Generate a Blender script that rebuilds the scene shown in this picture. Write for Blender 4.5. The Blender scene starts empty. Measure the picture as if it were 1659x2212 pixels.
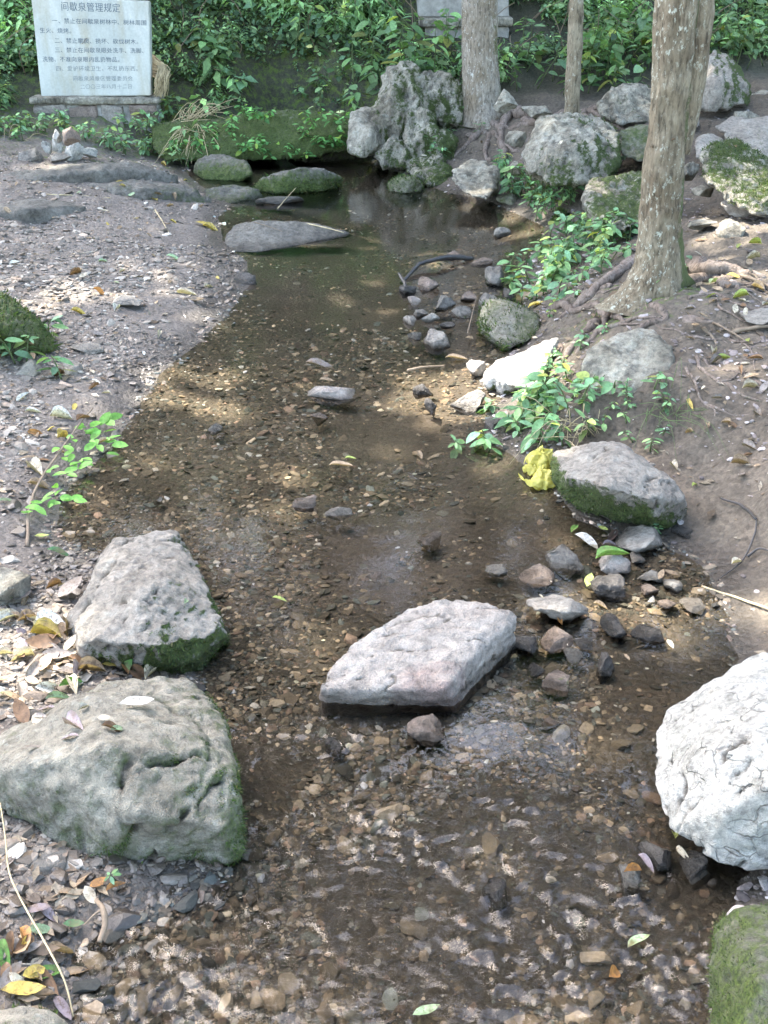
import bpy, bmesh, math, random
import numpy as np
from mathutils import Vector, Matrix, Euler
R = math.radians
scn = bpy.context.scene
COL = scn.collection
random.seed(7)
RNG = np.random.default_rng(11)

# ------------------------------------------------------------------ camera
PITCH, VFOV, CAMZ = R(27), R(48), 1.6
cd = bpy.data.cameras.new('camera')
cam = bpy.data.objects.new('camera', cd)
COL.objects.link(cam)
cam.location = (0, 0, CAMZ)
cam.rotation_euler = (R(90) - PITCH, 0, 0)
cd.sensor_fit = 'VERTICAL'
cd.angle = VFOV
cd.clip_start = 0.05
cd.clip_end = 500
scn.camera = cam

# ------------------------------------------------------------------ sky, sun, exposure
SUN_EL = R(54)
SUN_DIR = Vector((-0.643, 0.766, 0)).normalized() * math.cos(SUN_EL) + Vector((0, 0, math.sin(SUN_EL)))
w = bpy.data.worlds.new('World')
scn.world = w
w.use_nodes = True
nt = w.node_tree
bg = nt.nodes['Background']
sky = nt.nodes.new('ShaderNodeTexSky')
sky.sky_type = 'NISHITA'
sky.sun_disc = False
sky.sun_elevation = SUN_EL
sky.sun_rotation = math.atan2(SUN_DIR.x, SUN_DIR.y)
sky.air_density = 1.0
sky.dust_density = 2.6
sky.ozone_density = 0.4
nt.links.new(sky.outputs['Color'], bg.inputs['Color'])
bg.inputs['Strength'].default_value = 0.15
sl = bpy.data.lights.new('sun', 'SUN')
sl.energy = 2.0
sl.angle = R(0.53)
sl.color = (1.0, 0.94, 0.85)
so = bpy.data.objects.new('sun', sl)
COL.objects.link(so)
so.rotation_euler = SUN_DIR.to_track_quat('Z', 'Y').to_euler()
so.location = (-6, 4, 12)
vs = scn.view_settings
vs.view_transform = 'Standard'
vs.look = 'None'
vs.gamma = 1
vs.use_curve_mapping = False
vs.exposure = 3.5
scn.cycles.max_bounces = 8
scn.cycles.transparent_max_bounces = 16
scn.cycles.sample_clamp_indirect = 6

# ------------------------------------------------------------------ picture point -> place
F = 1106 / math.tan(VFOV / 2)          # picture grid 1659 x 2212
CP, SP = math.cos(PITCH), math.sin(PITCH)
def ray(px, py):
    u, v = (px - 829.5) / F, (1106 - py) / F
    return Vector((u, CP + v * SP, -SP + v * CP))
def G(px, py, z=0.0):                   # the point at height z
    d = ray(px, py)
    t = (z - CAMZ) / d.z
    return Vector((0, 0, CAMZ)) + d * t
def Q(px, py, Y):                       # the point at distance Y ahead
    d = ray(px, py)
    return Vector((0, 0, CAMZ)) + d * (Y / d.y)
def depth(p):
    return p.y * CP - (p.z - CAMZ) * SP
def to_px(P):                           # vectorised world -> picture grid
    P = np.asarray(P, float)
    dz = P[..., 2] - CAMZ
    dep = P[..., 1] * CP - dz * SP
    up = P[..., 1] * SP + dz * CP
    dep = np.where(dep < .05, .05, dep)
    return 829.5 + F * P[..., 0] / dep, 1106 - F * up / dep

# ------------------------------------------------------------------ noise (numpy)
def _hash(ix, iy, iz, seed):
    h = (ix.astype(np.uint32) * np.uint32(374761393) + iy.astype(np.uint32) * np.uint32(668265263)
         + iz.astype(np.uint32) * np.uint32(2147483647) + np.uint32((seed * 144665) & 0xffffffff))
    h = (h ^ (h >> np.uint32(13))) * np.uint32(1274126177)
    h = (h ^ (h >> np.uint32(16))) * np.uint32(2246822519)
    h = h ^ (h >> np.uint32(15))
    return h.astype(np.float64) / 4294967295.0
def vnoise(p, seed=0):
    p = np.asarray(p, float)
    i = np.floor(p).astype(np.int64)
    f = p - i
    f = f * f * f * (f * (f * 6 - 15) + 10)
    out = 0
    for dx in (0, 1):
        wx = f[:, 0] if dx else 1 - f[:, 0]
        for dy in (0, 1):
            wy = f[:, 1] if dy else 1 - f[:, 1]
            for dz in (0, 1):
                wz = f[:, 2] if dz else 1 - f[:, 2]
                out = out + wx * wy * wz * _hash(i[:, 0] + dx, i[:, 1] + dy, i[:, 2] + dz, seed)
    return out * 2 - 1
def fbm(p, seed=0, oct=4, gain=.5):
    p = np.asarray(p, float)
    a, s, tot = 1.0, 0, 0
    for k in range(oct):
        s = s + a * vnoise(p + 17.3 * k, seed + k * 31)
        tot += a
        a *= gain
        p = p * 2.03
    return s / tot
def ridged(p, seed=0, oct=4):
    p = np.asarray(p, float)
    a, s, tot = 1.0, 0, 0
    for k in range(oct):
        s = s + a * (1 - np.abs(vnoise(p + 9.7 * k, seed + k * 57)))
        tot += a
        a *= .5
        p = p * 2.1
    return s / tot
def sstep(a, b, x):
    t = np.clip((x - a) / (b - a), 0, 1)
    return t * t * (3 - 2 * t)
def lin(r, g, b):
    return tuple((c / 255 / 12.92) if c / 255 < .04045 else ((c / 255 + .055) / 1.055) ** 2.4 for c in (r, g, b))

# ------------------------------------------------------------------ object helpers
def tag(o, label=None, cat=None, group=None, kind=None):
    if label: o['label'] = label
    if cat: o['category'] = cat
    if group: o['group'] = group
    if kind: o['kind'] = kind
    return o
def link(o, parent=None):
    COL.objects.link(o)
    if parent: o.parent = parent
    return o
def empty(name, loc=(0, 0, 0)):
    o = bpy.data.objects.new(name, None)
    o.empty_display_size = .05
    o.location = loc
    return link(o)
def mesh_np(name, V, Fc, smooth=True, col=None, attrs=None):
    """V (n,3), Fc (m,3|4) or list of arrays"""
    me = bpy.data.meshes.new(name)
    V = np.asarray(V, np.float32)
    me.vertices.add(len(V))
    me.vertices.foreach_set('co', V.ravel())
    if not isinstance(Fc, list): Fc = [Fc]
    Fc = [np.asarray(f, np.int32) for f in Fc if len(f)]
    nl = sum(f.size for f in Fc)
    me.loops.add(nl)
    me.loops.foreach_set('vertex_index', np.concatenate([f.ravel() for f in Fc]))
    cnt = np.concatenate([np.full(len(f), f.shape[1], np.int32) for f in Fc])
    st = np.concatenate([[0], np.cumsum(cnt)[:-1]]).astype(np.int32)
    me.polygons.add(len(cnt))
    me.polygons.foreach_set('loop_start', st)
    me.update(calc_edges=True)
    me.validate()
    me.polygons.foreach_set('use_smooth', np.full(len(me.polygons), smooth, bool))
    if col is not None: set_col(me, col)
    if attrs:
        for k, a in attrs.items():
            at = me.attributes.new(k, 'FLOAT', 'POINT')
            at.data.foreach_set('value', np.asarray(a, np.float32))
    return me
def set_col(me, col):
    at = me.attributes.new('Col', 'FLOAT_COLOR', 'POINT')
    c = np.ones((len(me.vertices), 4), np.float32)
    c[:, :3] = col
    at.data.foreach_set('color', c.ravel())
def obj(name, me, mat=None, parent=None):
    o = bpy.data.objects.new(name, me)
    if mat is not None and not me.materials: me.materials.append(mat)
    return link(o, parent)
def grid_faces(nr, nc, wrap=False):
    r = np.arange(nr - 1)[:, None]
    c = np.arange(nc if wrap else nc - 1)[None, :]
    c2 = (c + 1) % nc
    a = r * nc + c; b = r * nc + c2; d = (r + 1) * nc + c; e = (r + 1) * nc + c2
    return np.stack([a, b, e, d], -1).reshape(-1, 4)
def tube_np(pts, rad, seg=8, wob=0.0, seed=0, cap=True):
    pts = np.asarray(pts, float); rad = np.broadcast_to(np.asarray(rad, float), (len(pts),))
    n = len(pts)
    tan = np.gradient(pts, axis=0)
    tan /= np.linalg.norm(tan, axis=1)[:, None] + 1e-9
    ref = np.array([0, 0, 1.0]) if abs(tan[0][2]) < .9 else np.array([1.0, 0, 0])
    V = []
    a = np.linspace(0, 2 * np.pi, seg, endpoint=False)
    nrm = None
    for k in range(n):
        if nrm is None:
            nrm = np.cross(tan[k], ref)
        nrm = nrm - tan[k] * np.dot(nrm, tan[k])
        nrm /= np.linalg.norm(nrm) + 1e-9
        bi = np.cross(tan[k], nrm)
        V.append(pts[k] + rad[k] * (np.cos(a)[:, None] * nrm + np.sin(a)[:, None] * bi))
    V = np.concatenate(V)
    if wob:
        V = V + wob * np.stack([fbm(V * 30, seed + j, 2) for j in range(3)], -1) * np.repeat(rad, seg)[:, None]
    Fq = grid_faces(n, seg, True)
    Ft = np.zeros((0, 3), int)
    if cap:
        V = np.concatenate([V, pts[:1], pts[-1:]])
        i = np.arange(seg); j = (i + 1) % seg
        Ft = np.concatenate([np.stack([j, i, np.full(seg, n * seg)], -1),
                             np.stack([i + (n - 1) * seg, j + (n - 1) * seg, np.full(seg, n * seg + 1)], -1)])
    return V, Fq, Ft
def resample(pts, n):
    """smooth curve (Catmull-Rom) through pts"""
    p = np.asarray([list(q) for q in pts], float)
    if len(p) < 3:
        t = np.linspace(0, 1, n)[:, None]
        return p[0] * (1 - t) + p[-1] * t
    e = np.concatenate([[2 * p[0] - p[1]], p, [2 * p[-1] - p[-2]]])
    u = np.linspace(0, len(p) - 1 - 1e-6, n)
    i = u.astype(int); t = (u - i)[:, None]
    a, b, c, d = e[i], e[i + 1], e[i + 2], e[i + 3]
    return .5 * ((2 * b) + (c - a) * t + (2 * a - 5 * b + 4 * c - d) * t ** 2 + (3 * b - a - 3 * c + d) * t ** 3)
def tubes(name, curves, mat, parent=None, seg=7, wob=.2, col=None):
    Vs, Qs, Ts, o = [], [], [], 0
    for i, (pts, rad) in enumerate(curves):
        V, q, t = tube_np(pts, rad, seg, wob, i * 3 + 1)
        Vs.append(V); Qs.append(q + o); Ts.append(t + o); o += len(V)
    me = mesh_np(name, np.concatenate(Vs), [np.concatenate(Qs), np.concatenate(Ts)])
    return obj(name, me, mat, parent)

# ------------------------------------------------------------------ materials
def new_mat(name):
    m = bpy.data.materials.new(name)
    m.use_nodes = True
    nt = m.node_tree
    b = nt.nodes['Principled BSDF']
    return m, nt, b
def N(nt, t, **kw):
    n = nt.nodes.new(t)
    for k, v in kw.items():
        if hasattr(n, k): setattr(n, k, v)
        else: n.inputs[k].default_value = v
    return n
def L(nt, a, b): nt.links.new(a, b)
def math_node(nt, op, a, b=None, clamp=False):
    n = nt.nodes.new('ShaderNodeMath'); n.operation = op; n.use_clamp = clamp
    for i, x in enumerate((a, b)):
        if x is None: continue
        if isinstance(x, (int, float)): n.inputs[i].default_value = x
        else: L(nt, x, n.inputs[i])
    return n.outputs[0]
def mix_rgb(nt, fac, a, b, mode='MIX'):
    n = nt.nodes.new('ShaderNodeMix'); n.data_type = 'RGBA'; n.blend_type = mode
    for s, x in ((0, fac), (6, a), (7, b)):
        if isinstance(x, (int, float)): n.inputs[s].default_value = x
        elif isinstance(x, tuple): n.inputs[s].default_value = (*x, 1)
        else: L(nt, x, n.inputs[s])
    return n.outputs[2]
def ramp(nt, x, stops):
    n = nt.nodes.new('ShaderNodeValToRGB')
    e = n.color_ramp.elements
    while len(e) < len(stops): e.new(.5)
    for i, (p, c) in enumerate(stops):
        e[i].position = p
        e[i].color = (c, c, c, 1) if isinstance(c, (int, float)) else (*c, 1)
    L(nt, x, n.inputs[0])
    return n.outputs[0]
def noise(nt, scale, detail=5, rough=.6, vec=None, dist=0):
    n = N(nt, 'ShaderNodeTexNoise', Scale=scale, Detail=detail, Roughness=rough, Distortion=dist)
    if vec is not None: L(nt, vec, n.inputs['Vector'])
    return n.outputs['Fac']
def geo_pos(nt, scale=None):
    g = nt.nodes.new('ShaderNodeNewGeometry')
    if scale is None: return g.outputs['Position']
    m = nt.nodes.new('ShaderNodeMapping')
    m.inputs['Scale'].default_value = scale
    L(nt, g.outputs['Position'], m.inputs['Vector'])
    return m.outputs[0]
def attr(nt, name):
    a = nt.nodes.new('ShaderNodeAttribute'); a.attribute_name = name
    return a
def bump(nt, h, strength, dist, prev=None):
    b = N(nt, 'ShaderNodeBump', Strength=strength, Distance=dist)
    L(nt, h, b.inputs['Height'])
    if prev is not None: L(nt, prev, b.inputs['Normal'])
    return b.outputs[0]

MOSS_A, MOSS_B = (.035, .055, .012), (.13, .18, .03)
def rock_mat(name, c1, c2, c3=None, scale=9, bump_d=.012, crack=0.0, crack_scale=9, lichen=.0, rough=.85, streak=0.0, soft=0.0):
    m, nt, b = new_mat(name)
    pos = geo_pos(nt)
    n1 = noise(nt, scale, 6, .62, pos, .4)
    n2 = noise(nt, scale * 7, 5, .65, pos)
    n3 = noise(nt, scale * 45, 3, .7, pos)
    c = mix_rgb(nt, ramp(nt, n1, [(.33, 0), (.66, 1)]), c1, c2)
    if c3: c = mix_rgb(nt, ramp(nt, noise(nt, scale * .6, 4, .6, geo_pos(nt, (1, 1.3, .8)), .8), [(.5, 0), (.66, 1)]), c, c3)
    c = mix_rgb(nt, .75, c, ramp(nt, n2, [(.28, .35), (.5, .95), (.75, 1.35)]), 'MULTIPLY')
    c = mix_rgb(nt, .5, c, ramp(nt, n3, [(.3, .5), (.7, 1.35)]), 'MULTIPLY')
    if streak:
        sk = noise(nt, 16, 5, .7, geo_pos(nt, (1, 1, .2)), .3)
        c = mix_rgb(nt, streak, c, ramp(nt, sk, [(.36, .28), (.52, 1.0), (.7, 1.2)]), 'MULTIPLY')
    c = mix_rgb(nt, .6, c, ramp(nt, noise(nt, scale * 2.4, 5, .7, geo_pos(nt, (1, 1, 1.4)), .6), [(.34, .45), (.5, 1.0), (.68, 1.15)]), 'MULTIPLY')
    h = math_node(nt, 'ADD', math_node(nt, 'MULTIPLY', n2, 1.0), math_node(nt, 'MULTIPLY', n3, .45))
    if crack:
        v = N(nt, 'ShaderNodeTexVoronoi', feature='DISTANCE_TO_EDGE', Scale=crack_scale)
        wv = nt.nodes.new('ShaderNodeVectorMath'); wv.operation = 'ADD'
        nz = N(nt, 'ShaderNodeTexNoise', Scale=6, Detail=4)
        L(nt, pos, nz.inputs['Vector'])
        sc = nt.nodes.new('ShaderNodeVectorMath'); sc.operation = 'SCALE'; sc.inputs['Scale'].default_value = .22
        L(nt, nz.outputs['Color'], sc.inputs[0])
        L(nt, geo_pos(nt, (.7, 1.0, 1.6)), wv.inputs[0]); L(nt, sc.outputs[0], wv.inputs[1])
        L(nt, wv.outputs[0], v.inputs['Vector'])
        brk = ramp(nt, noise(nt, 7, 3, .6, pos), [(.42, 0), (.6, 1)])
        ck = ramp(nt, v.outputs['Distance'], [(0, 0), (.032, 1)])
        ck = math_node(nt, 'ADD', ck, math_node(nt, 'SUBTRACT', 1.0, brk), True)
        c = mix_rgb(nt, crack, c, mix_rgb(nt, ck, (.11, .10, .085), (1, 1, 1)), 'MULTIPLY')
        h = math_node(nt, 'ADD', h, math_node(nt, 'MULTIPLY', ck, 1.4 * crack))
    if lichen:
        lf = ramp(nt, noise(nt, 26, 4, .7, pos), [(.58, 0), (.66, 1)])
        c = mix_rgb(nt, math_node(nt, 'MULTIPLY', lf, lichen), c, (.55, .58, .50))
    cv_ = attr(nt, 'crev').outputs['Fac']
    c = mix_rgb(nt, ramp(nt, cv_, [(.25, 0), (.8, .8)]), c, (.085, .072, .052))
    # moss, by a vertex attribute broken up by noise
    am = attr(nt, 'moss').outputs['Fac']
    mn = noise(nt, 34, 5, .7, pos)
    mf = math_node(nt, 'ADD', am, math_node(nt, 'MULTIPLY', math_node(nt, 'SUBTRACT', mn, .5), 1.5))
    mf = ramp(nt, mf, [(.42 - .22 * soft, 0), (.6 + .35 * soft, 1)])
    mc = mix_rgb(nt, ramp(nt, noise(nt, 120, 4, .7, pos), [(.35, 0), (.7, 1)]), MOSS_A, MOSS_B)
    c = mix_rgb(nt, math_node(nt, 'MULTIPLY', mf, .93), c, mc)
    aw = attr(nt, 'wet').outputs['Fac']
    c = mix_rgb(nt, math_node(nt, 'MULTIPLY', aw, .9), c, (.38, .36, .33), 'MULTIPLY')
    L(nt, c, b.inputs['Base Color'])
    rg = math_node(nt, 'SUBTRACT', rough, math_node(nt, 'MULTIPLY', aw, .55))
    L(nt, rg, b.inputs['Roughness'])
    b.inputs['Specular IOR Level'].default_value = .35
    nb = bump(nt, h, 1.0, bump_d * 1.6)
    mb = bump(nt, math_node(nt, 'MULTIPLY', mf, noise(nt, 260, 3, .8, pos)), .8, .012, nb)
    L(nt, mb, b.inputs['Normal'])
    return m
M = {}
M['grey'] = rock_mat('grey_stone', (.29, .25, .20), (.42, .375, .305), lichen=.15)
M['limestone'] = rock_mat('limestone', (.35, .31, .225), (.58, .53, .41), (.26, .225, .16), scale=7, bump_d=.02, lichen=.35, streak=.75)
M['white'] = rock_mat('white_limestone', (.60, .56, .46), (.78, .735, .635), (.68, .63, .53), crack=.45, crack_scale=13, bump_d=.018, lichen=.0)
M['pale'] = rock_mat('pale_stone', (.27, .235, .185), (.39, .35, .285), scale=8, lichen=.2)
M['pink'] = rock_mat('pinkish_stone', (.29, .245, .20), (.41, .365, .305), (.27, .20, .165), scale=5, bump_d=.010, crack=.10, crack_scale=7, lichen=.1)
M['mossy'] = rock_mat('mossy_stone', (.215, .19, .14), (.36, .33, .255), scale=6, lichen=.2, soft=.75)
M['dark'] = rock_mat('dark_stone', (.075, .066, .055), (.17, .15, .125), scale=14, rough=.5)
M['shelf'] = rock_mat('dull_bedrock', (.13, .118, .095), (.225, .205, .165), scale=7, lichen=.1, soft=.6)
M['brown'] = rock_mat('brown_stone', (.22, .165, .12), (.36, .28, .22), scale=12, rough=.7)
M['bluegrey'] = rock_mat('blue_grey_stone', (.165, .148, .12), (.30, .275, .23), scale=12, rough=.6)

def mk_ground():
    m, nt, b = new_mat('earth')
    pos = geo_pos(nt)
    col = attr(nt, 'Col').outputs['Color']
    wet = attr(nt, 'wet').outputs['Fac']
    n1 = noise(nt, 5, 6, .65, pos)
    n2 = noise(nt, 55, 5, .7, pos)
    v = N(nt, 'ShaderNodeTexVoronoi', Scale=58.0, Randomness=1.0)
    L(nt, pos, v.inputs['Vector'])
    c = mix_rgb(nt, .8, col, ramp(nt, n1, [(.3, .6), (.7, 1.35)]), 'MULTIPLY')
    c = mix_rgb(nt, .8, c, ramp(nt, n2, [(.25, .4), (.75, 1.5)]), 'MULTIPLY')
    vc = nt.nodes.new('ShaderNodeRGBToBW'); L(nt, v.outputs['Color'], vc.inputs[0])
    c = mix_rgb(nt, .45, c, ramp(nt, vc.outputs[0], [(0, .45), (1, 1.5)]), 'MULTIPLY')
    am = attr(nt, 'moss').outputs['Fac']
    mf = ramp(nt, math_node(nt, 'ADD', am, math_node(nt, 'MULTIPLY', math_node(nt, 'SUBTRACT', noise(nt, 20, 5, .7, pos), .5), 1.4)), [(.42, 0), (.62, 1)])
    mc = mix_rgb(nt, noise(nt, 110, 4, .7, pos), MOSS_A, MOSS_B)
    c = mix_rgb(nt, mf, c, mc)
    L(nt, c, b.inputs['Base Color'])
    L(nt, math_node(nt, 'SUBTRACT', .9, math_node(nt, 'MULTIPLY', wet, .5)), b.inputs['Roughness'])
    b.inputs['Specular IOR Level'].default_value = .4
    h = math_node(nt, 'ADD', n2, math_node(nt, 'MULTIPLY', math_node(nt, 'SUBTRACT', 1.0, v.outputs['Distance']), .5))
    L(nt, bump(nt, h, .9, .012), b.inputs['Normal'])
    return m
M['earth'] = mk_ground()

def mk_pebble(name, rough, mult, spec=.4):
    m, nt, b = new_mat(name)
    pos = geo_pos(nt)
    oi = nt.nodes.new('ShaderNodeObjectInfo')
    c = mix_rgb(nt, 1.0, attr(nt, 'Col').outputs['Color'], oi.outputs['Color'], 'MULTIPLY')
    c = mix_rgb(nt, .8, c, ramp(nt, noise(nt, 140, 4, .7, pos), [(.25, .55), (.75, 1.4)]), 'MULTIPLY')
    c = mix_rgb(nt, 1.0, c, mult, 'MULTIPLY')
    L(nt, c, b.inputs['Base Color'])
    b.inputs['Roughness'].default_value = rough
    b.inputs['Specular IOR Level'].default_value = spec
    L(nt, bump(nt, noise(nt, 260, 3, .7, pos), .5, .003), b.inputs['Normal'])
    return m
M['pebble_dry'] = mk_pebble('dry_pebble', .85, (1, 1, 1))
M['pebble_wet'] = mk_pebble('wet_pebble', .3, (.5, .48, .46), .5)

def mk_leaf(name, rough=.45, trans=.35, mott=.5, spec=.4, spots=False):
    m, nt, b = new_mat(name)
    oi = nt.nodes.new('ShaderNodeObjectInfo')
    c = mix_rgb(nt, 1.0, attr(nt, 'Col').outputs['Color'], oi.outputs['Color'], 'MULTIPLY')
    c = mix_rgb(nt, mott, c, ramp(nt, noise(nt, 70, 4, .7, geo_pos(nt)), [(.3, .55), (.7, 1.3)]), 'MULTIPLY')
    if spots:
        c = mix_rgb(nt, math_node(nt, 'MULTIPLY', ramp(nt, noise(nt, 110, 4, .75, geo_pos(nt)), [(.52, 0), (.62, 1)]), .7), c, (.09, .06, .035))
        c = mix_rgb(nt, math_node(nt, 'MULTIPLY', ramp(nt, noise(nt, 24, 3, .6, geo_pos(nt)), [(.5, 0), (.7, 1)]), .5), c, (.20, .13, .07))
    L(nt, c, b.inputs['Base Color'])
    b.inputs['Roughness'].default_value = rough
    b.inputs['Specular IOR Level'].default_value = spec
    tr = nt.nodes.new('ShaderNodeBsdfTranslucent')
    L(nt, mix_rgb(nt, 1.0, c, (1.1, 1.15, .6), 'MULTIPLY'), tr.inputs['Color'])
    ms = nt.nodes.new('ShaderNodeMixShader'); ms.inputs[0].default_value = trans
    L(nt, b.outputs[0], ms.inputs[1]); L(nt, tr.outputs[0], ms.inputs[2])
    L(nt, ms.outputs[0], nt.nodes['Material Output'].inputs['Surface'])
    return m
M['leaf'] = mk_leaf('green_leaf', .5, .35, .85, .3)
M['dead_leaf'] = mk_leaf('fallen_leaf', .55, .2, 1.0, .3, True)

def mk_bark(name, c1, c2, lich, lich_amt, moss_side):
    m, nt, b = new_mat(name)
    p = geo_pos(nt, (1, 1, .22))
    pos = geo_pos(nt)
    n1 = noise(nt, 75, 6, .72, p, .6)
    n2 = noise(nt, 7, 4, .6, pos)
    c = mix_rgb(nt, ramp(nt, n2, [(.35, 0), (.65, 1)]), c1, c2)
    c = mix_rgb(nt, .85, c, ramp(nt, n1, [(.34, .22), (.52, 1.0), (.75, 1.4)]), 'MULTIPLY')
    l1 = ramp(nt, noise(nt, 58, 5, .75, geo_pos(nt, (1, 1, .6))), [(.56, 0), (.63, 1)])
    l2 = ramp(nt, noise(nt, 4.5, 3, .5, geo_pos(nt, (1, 1, .5))), [(.42, .12), (.6, 1)])
    c = mix_rgb(nt, math_node(nt, 'MULTIPLY', math_node(nt, 'MULTIPLY', l1, l2), lich_amt), c, lich)
    am = attr(nt, 'moss').outputs['Fac']
    mf = ramp(nt, math_node(nt, 'ADD', am, math_node(nt, 'MULTIPLY', math_node(nt, 'SUBTRACT', noise(nt, 26, 5, .75, pos), .5), 1.4)), [(.42, 0), (.62, 1)])
    c = mix_rgb(nt, math_node(nt, 'MULTIPLY', mf, .8), c, mix_rgb(nt, noise(nt, 90, 3, .7, pos), (.03, .045, .012), (.09, .12, .03)))
    L(nt, c, b.inputs['Base Color'])
    b.inputs['Roughness'].default_value = .9
    b.inputs['Specular IOR Level'].default_value = .2
    L(nt, bump(nt, math_node(nt, 'ADD', n1, math_node(nt, 'MULTIPLY', noise(nt, 160, 3, .7, pos), .3)), .9, .012), b.inputs['Normal'])
    return m
M['bark'] = mk_bark('grey_brown_bark', (.15, .115, .072), (.27, .225, .15), (.46, .46, .36), 1.0, 1)
M['bark_pale'] = mk_bark('pale_bark', (.30, .26, .20), (.21, .165, .11), (.55, .54, .46), .9, 1)
M['root'] = mk_bark('root_bark', (.16, .12, .09), (.25, .20, .16), (.35, .33, .28), .4, 1)
def mk_plain(name, c, rough=.8, var=.6, scale=40, spec=.3, bd=.003):
    m, nt, b = new_mat(name)
    pos = geo_pos(nt)
    n = noise(nt, scale, 5, .7, pos)
    L(nt, mix_rgb(nt, var, c, ramp(nt, n, [(.28, .45), (.72, 1.4)]), 'MULTIPLY'), b.inputs['Base Color'])
    b.inputs['Roughness'].default_value = rough
    b.inputs['Specular IOR Level'].default_value = spec
    L(nt, bump(nt, n, .6, bd), b.inputs['Normal'])
    return m
M['twig'] = mk_plain('twig', (.20, .15, .10))
M['twig_dark'] = mk_plain('wet_twig', (.045, .04, .035), .35, .5, 60, .5)
M['straw'] = mk_plain('straw', (.44, .35, .20), .75, .7, 25)
M['stem'] = mk_plain('green_stem', (.10, .13, .05))
M['mortar'] = mk_plain('mortar', (.30, .285, .25), .9, .8, 22, .2, .01)
M['bag'] = None

# ------------------------------------------------------------------ terrain
SHORE_L = [(150, 2300), (165, 2212), (190, 2130), (160, 2070), (250, 2000), (400, 1945), (505, 1890), (500, 1750), (470, 1600),
           (430, 1470), (395, 1330), (330, 1230), (200, 1195), (110, 1150), (120, 1080), (195, 1010), (265, 935), (300, 870), (345, 805), (425, 745),
           (490, 680), (540, 620), (535, 565), (480, 525), (470, 470), (500, 440), (430, 400), (400, 372), (385, 350)]
SHORE_FAR = [(385, 340), (480, 334), (560, 328), (650, 318), (750, 308)]
SHORE_R = [(775, 340), (860, 372), (960, 415), (1060, 435), (1110, 460), (1180, 490), (1165, 530), (1130, 580), (1125, 630), (1140, 690),
           (1130, 750), (1060, 790), (1030, 830), (1090, 860), (1060, 900), (1050, 945), (1110, 985), (1190, 1050), (1240, 1120), (1330, 1170),
           (1450, 1190), (1530, 1240), (1580, 1330), (1600, 1420), (1640, 1600), (1640, 1850), (1580, 1960), (1545, 2080), (1540, 2212), (1540, 2300)]
ctrl = []
def C(px, py, z): p = G(px, py, z); ctrl.append((p.x, p.y, p.z))
def W(x, y, z): ctrl.append((x, y, z))
def shore(poly):
    p = np.array([list(G(a, b, 0)) for a, b in poly])
    for i in range(len(p) - 1):
        n = max(1, int(np.linalg.norm(p[i + 1] - p[i]) / .12))
        for k in range(n):
            q = p[i] + (p[i + 1] - p[i]) * k / n
            ctrl.append((q[0], q[1], 0.0))
shore(SHORE_L); shore(SHORE_FAR); shore(SHORE_R)
for a in [(700, 2212, -.035), (1000, 2200, -.035), (400, 2150, -.02), (1300, 2150, -.03), (1450, 2100, -.02), (800, 2000, -.035), (1100, 1950, -.035), (1400, 2000, -.02), (600, 1900, -.03),
          (700, 1750, -.04), (1000, 1700, -.03), (1300, 1700, -.03), (1450, 1900, -.015), (600, 1600, -.05), (1150, 1550, -.02), (1400, 1500, -.02), (600, 1400, -.05), (750, 1300, -.05), (950, 1200, -.04),
          (1200, 1300, -.03), (1400, 1300, -.012), (1250, 1450, -.03), (500, 1150, -.04), (700, 1100, -.05), (900, 1050, -.05), (300, 1080, -.02), (1050, 1100, -.035), (450, 900, -.03),
          (650, 900, -.05), (850, 900, -.06), (950, 850, -.04), (550, 750, -.04), (750, 750, -.07), (950, 720, -.05), (600, 640, -.04), (780, 620, -.08), (1000, 620, -.06), (1080, 560, -.05), (620, 570, -.05),
          (800, 520, -.12), (1000, 500, -.10), (900, 440, -.14), (650, 450, -.10), (780, 380, -.14), (600, 420, -.08), (650, 345, -.12), (480, 350, -.06), (1080, 490, -.06)]: C(*a)
for a in [(0, 2212, .05), (80, 2212, .04), (60, 2050, .045), (0, 1930, .06), (130, 1960, .04), (250, 1920, .03), (0, 1700, .06), (60, 1500, .05), (100, 1420, .05), (0, 1400, .05), (0, 1250, .055), (60, 1180, .02), (0, 1080, .05),
          (110, 960, .04), (0, 900, .06), (180, 850, .045), (0, 780, .085), (250, 720, .05), (120, 680, .085), (350, 640, .05), (0, 600, .11), (220, 580, .08), (420, 580, .035), (0, 500, .13), (200, 490, .10), (380, 490, .055),
          (0, 420, .17), (200, 410, .14), (350, 420, .09), (430, 440, .04), (0, 350, .22), (150, 345, .2), (280, 345, .16), (-200, 500, .2), (-250, 800, .15), (-300, 1300, .12), (-300, 2000, .12), (100, 2350, .06)]: C(*a)
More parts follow.
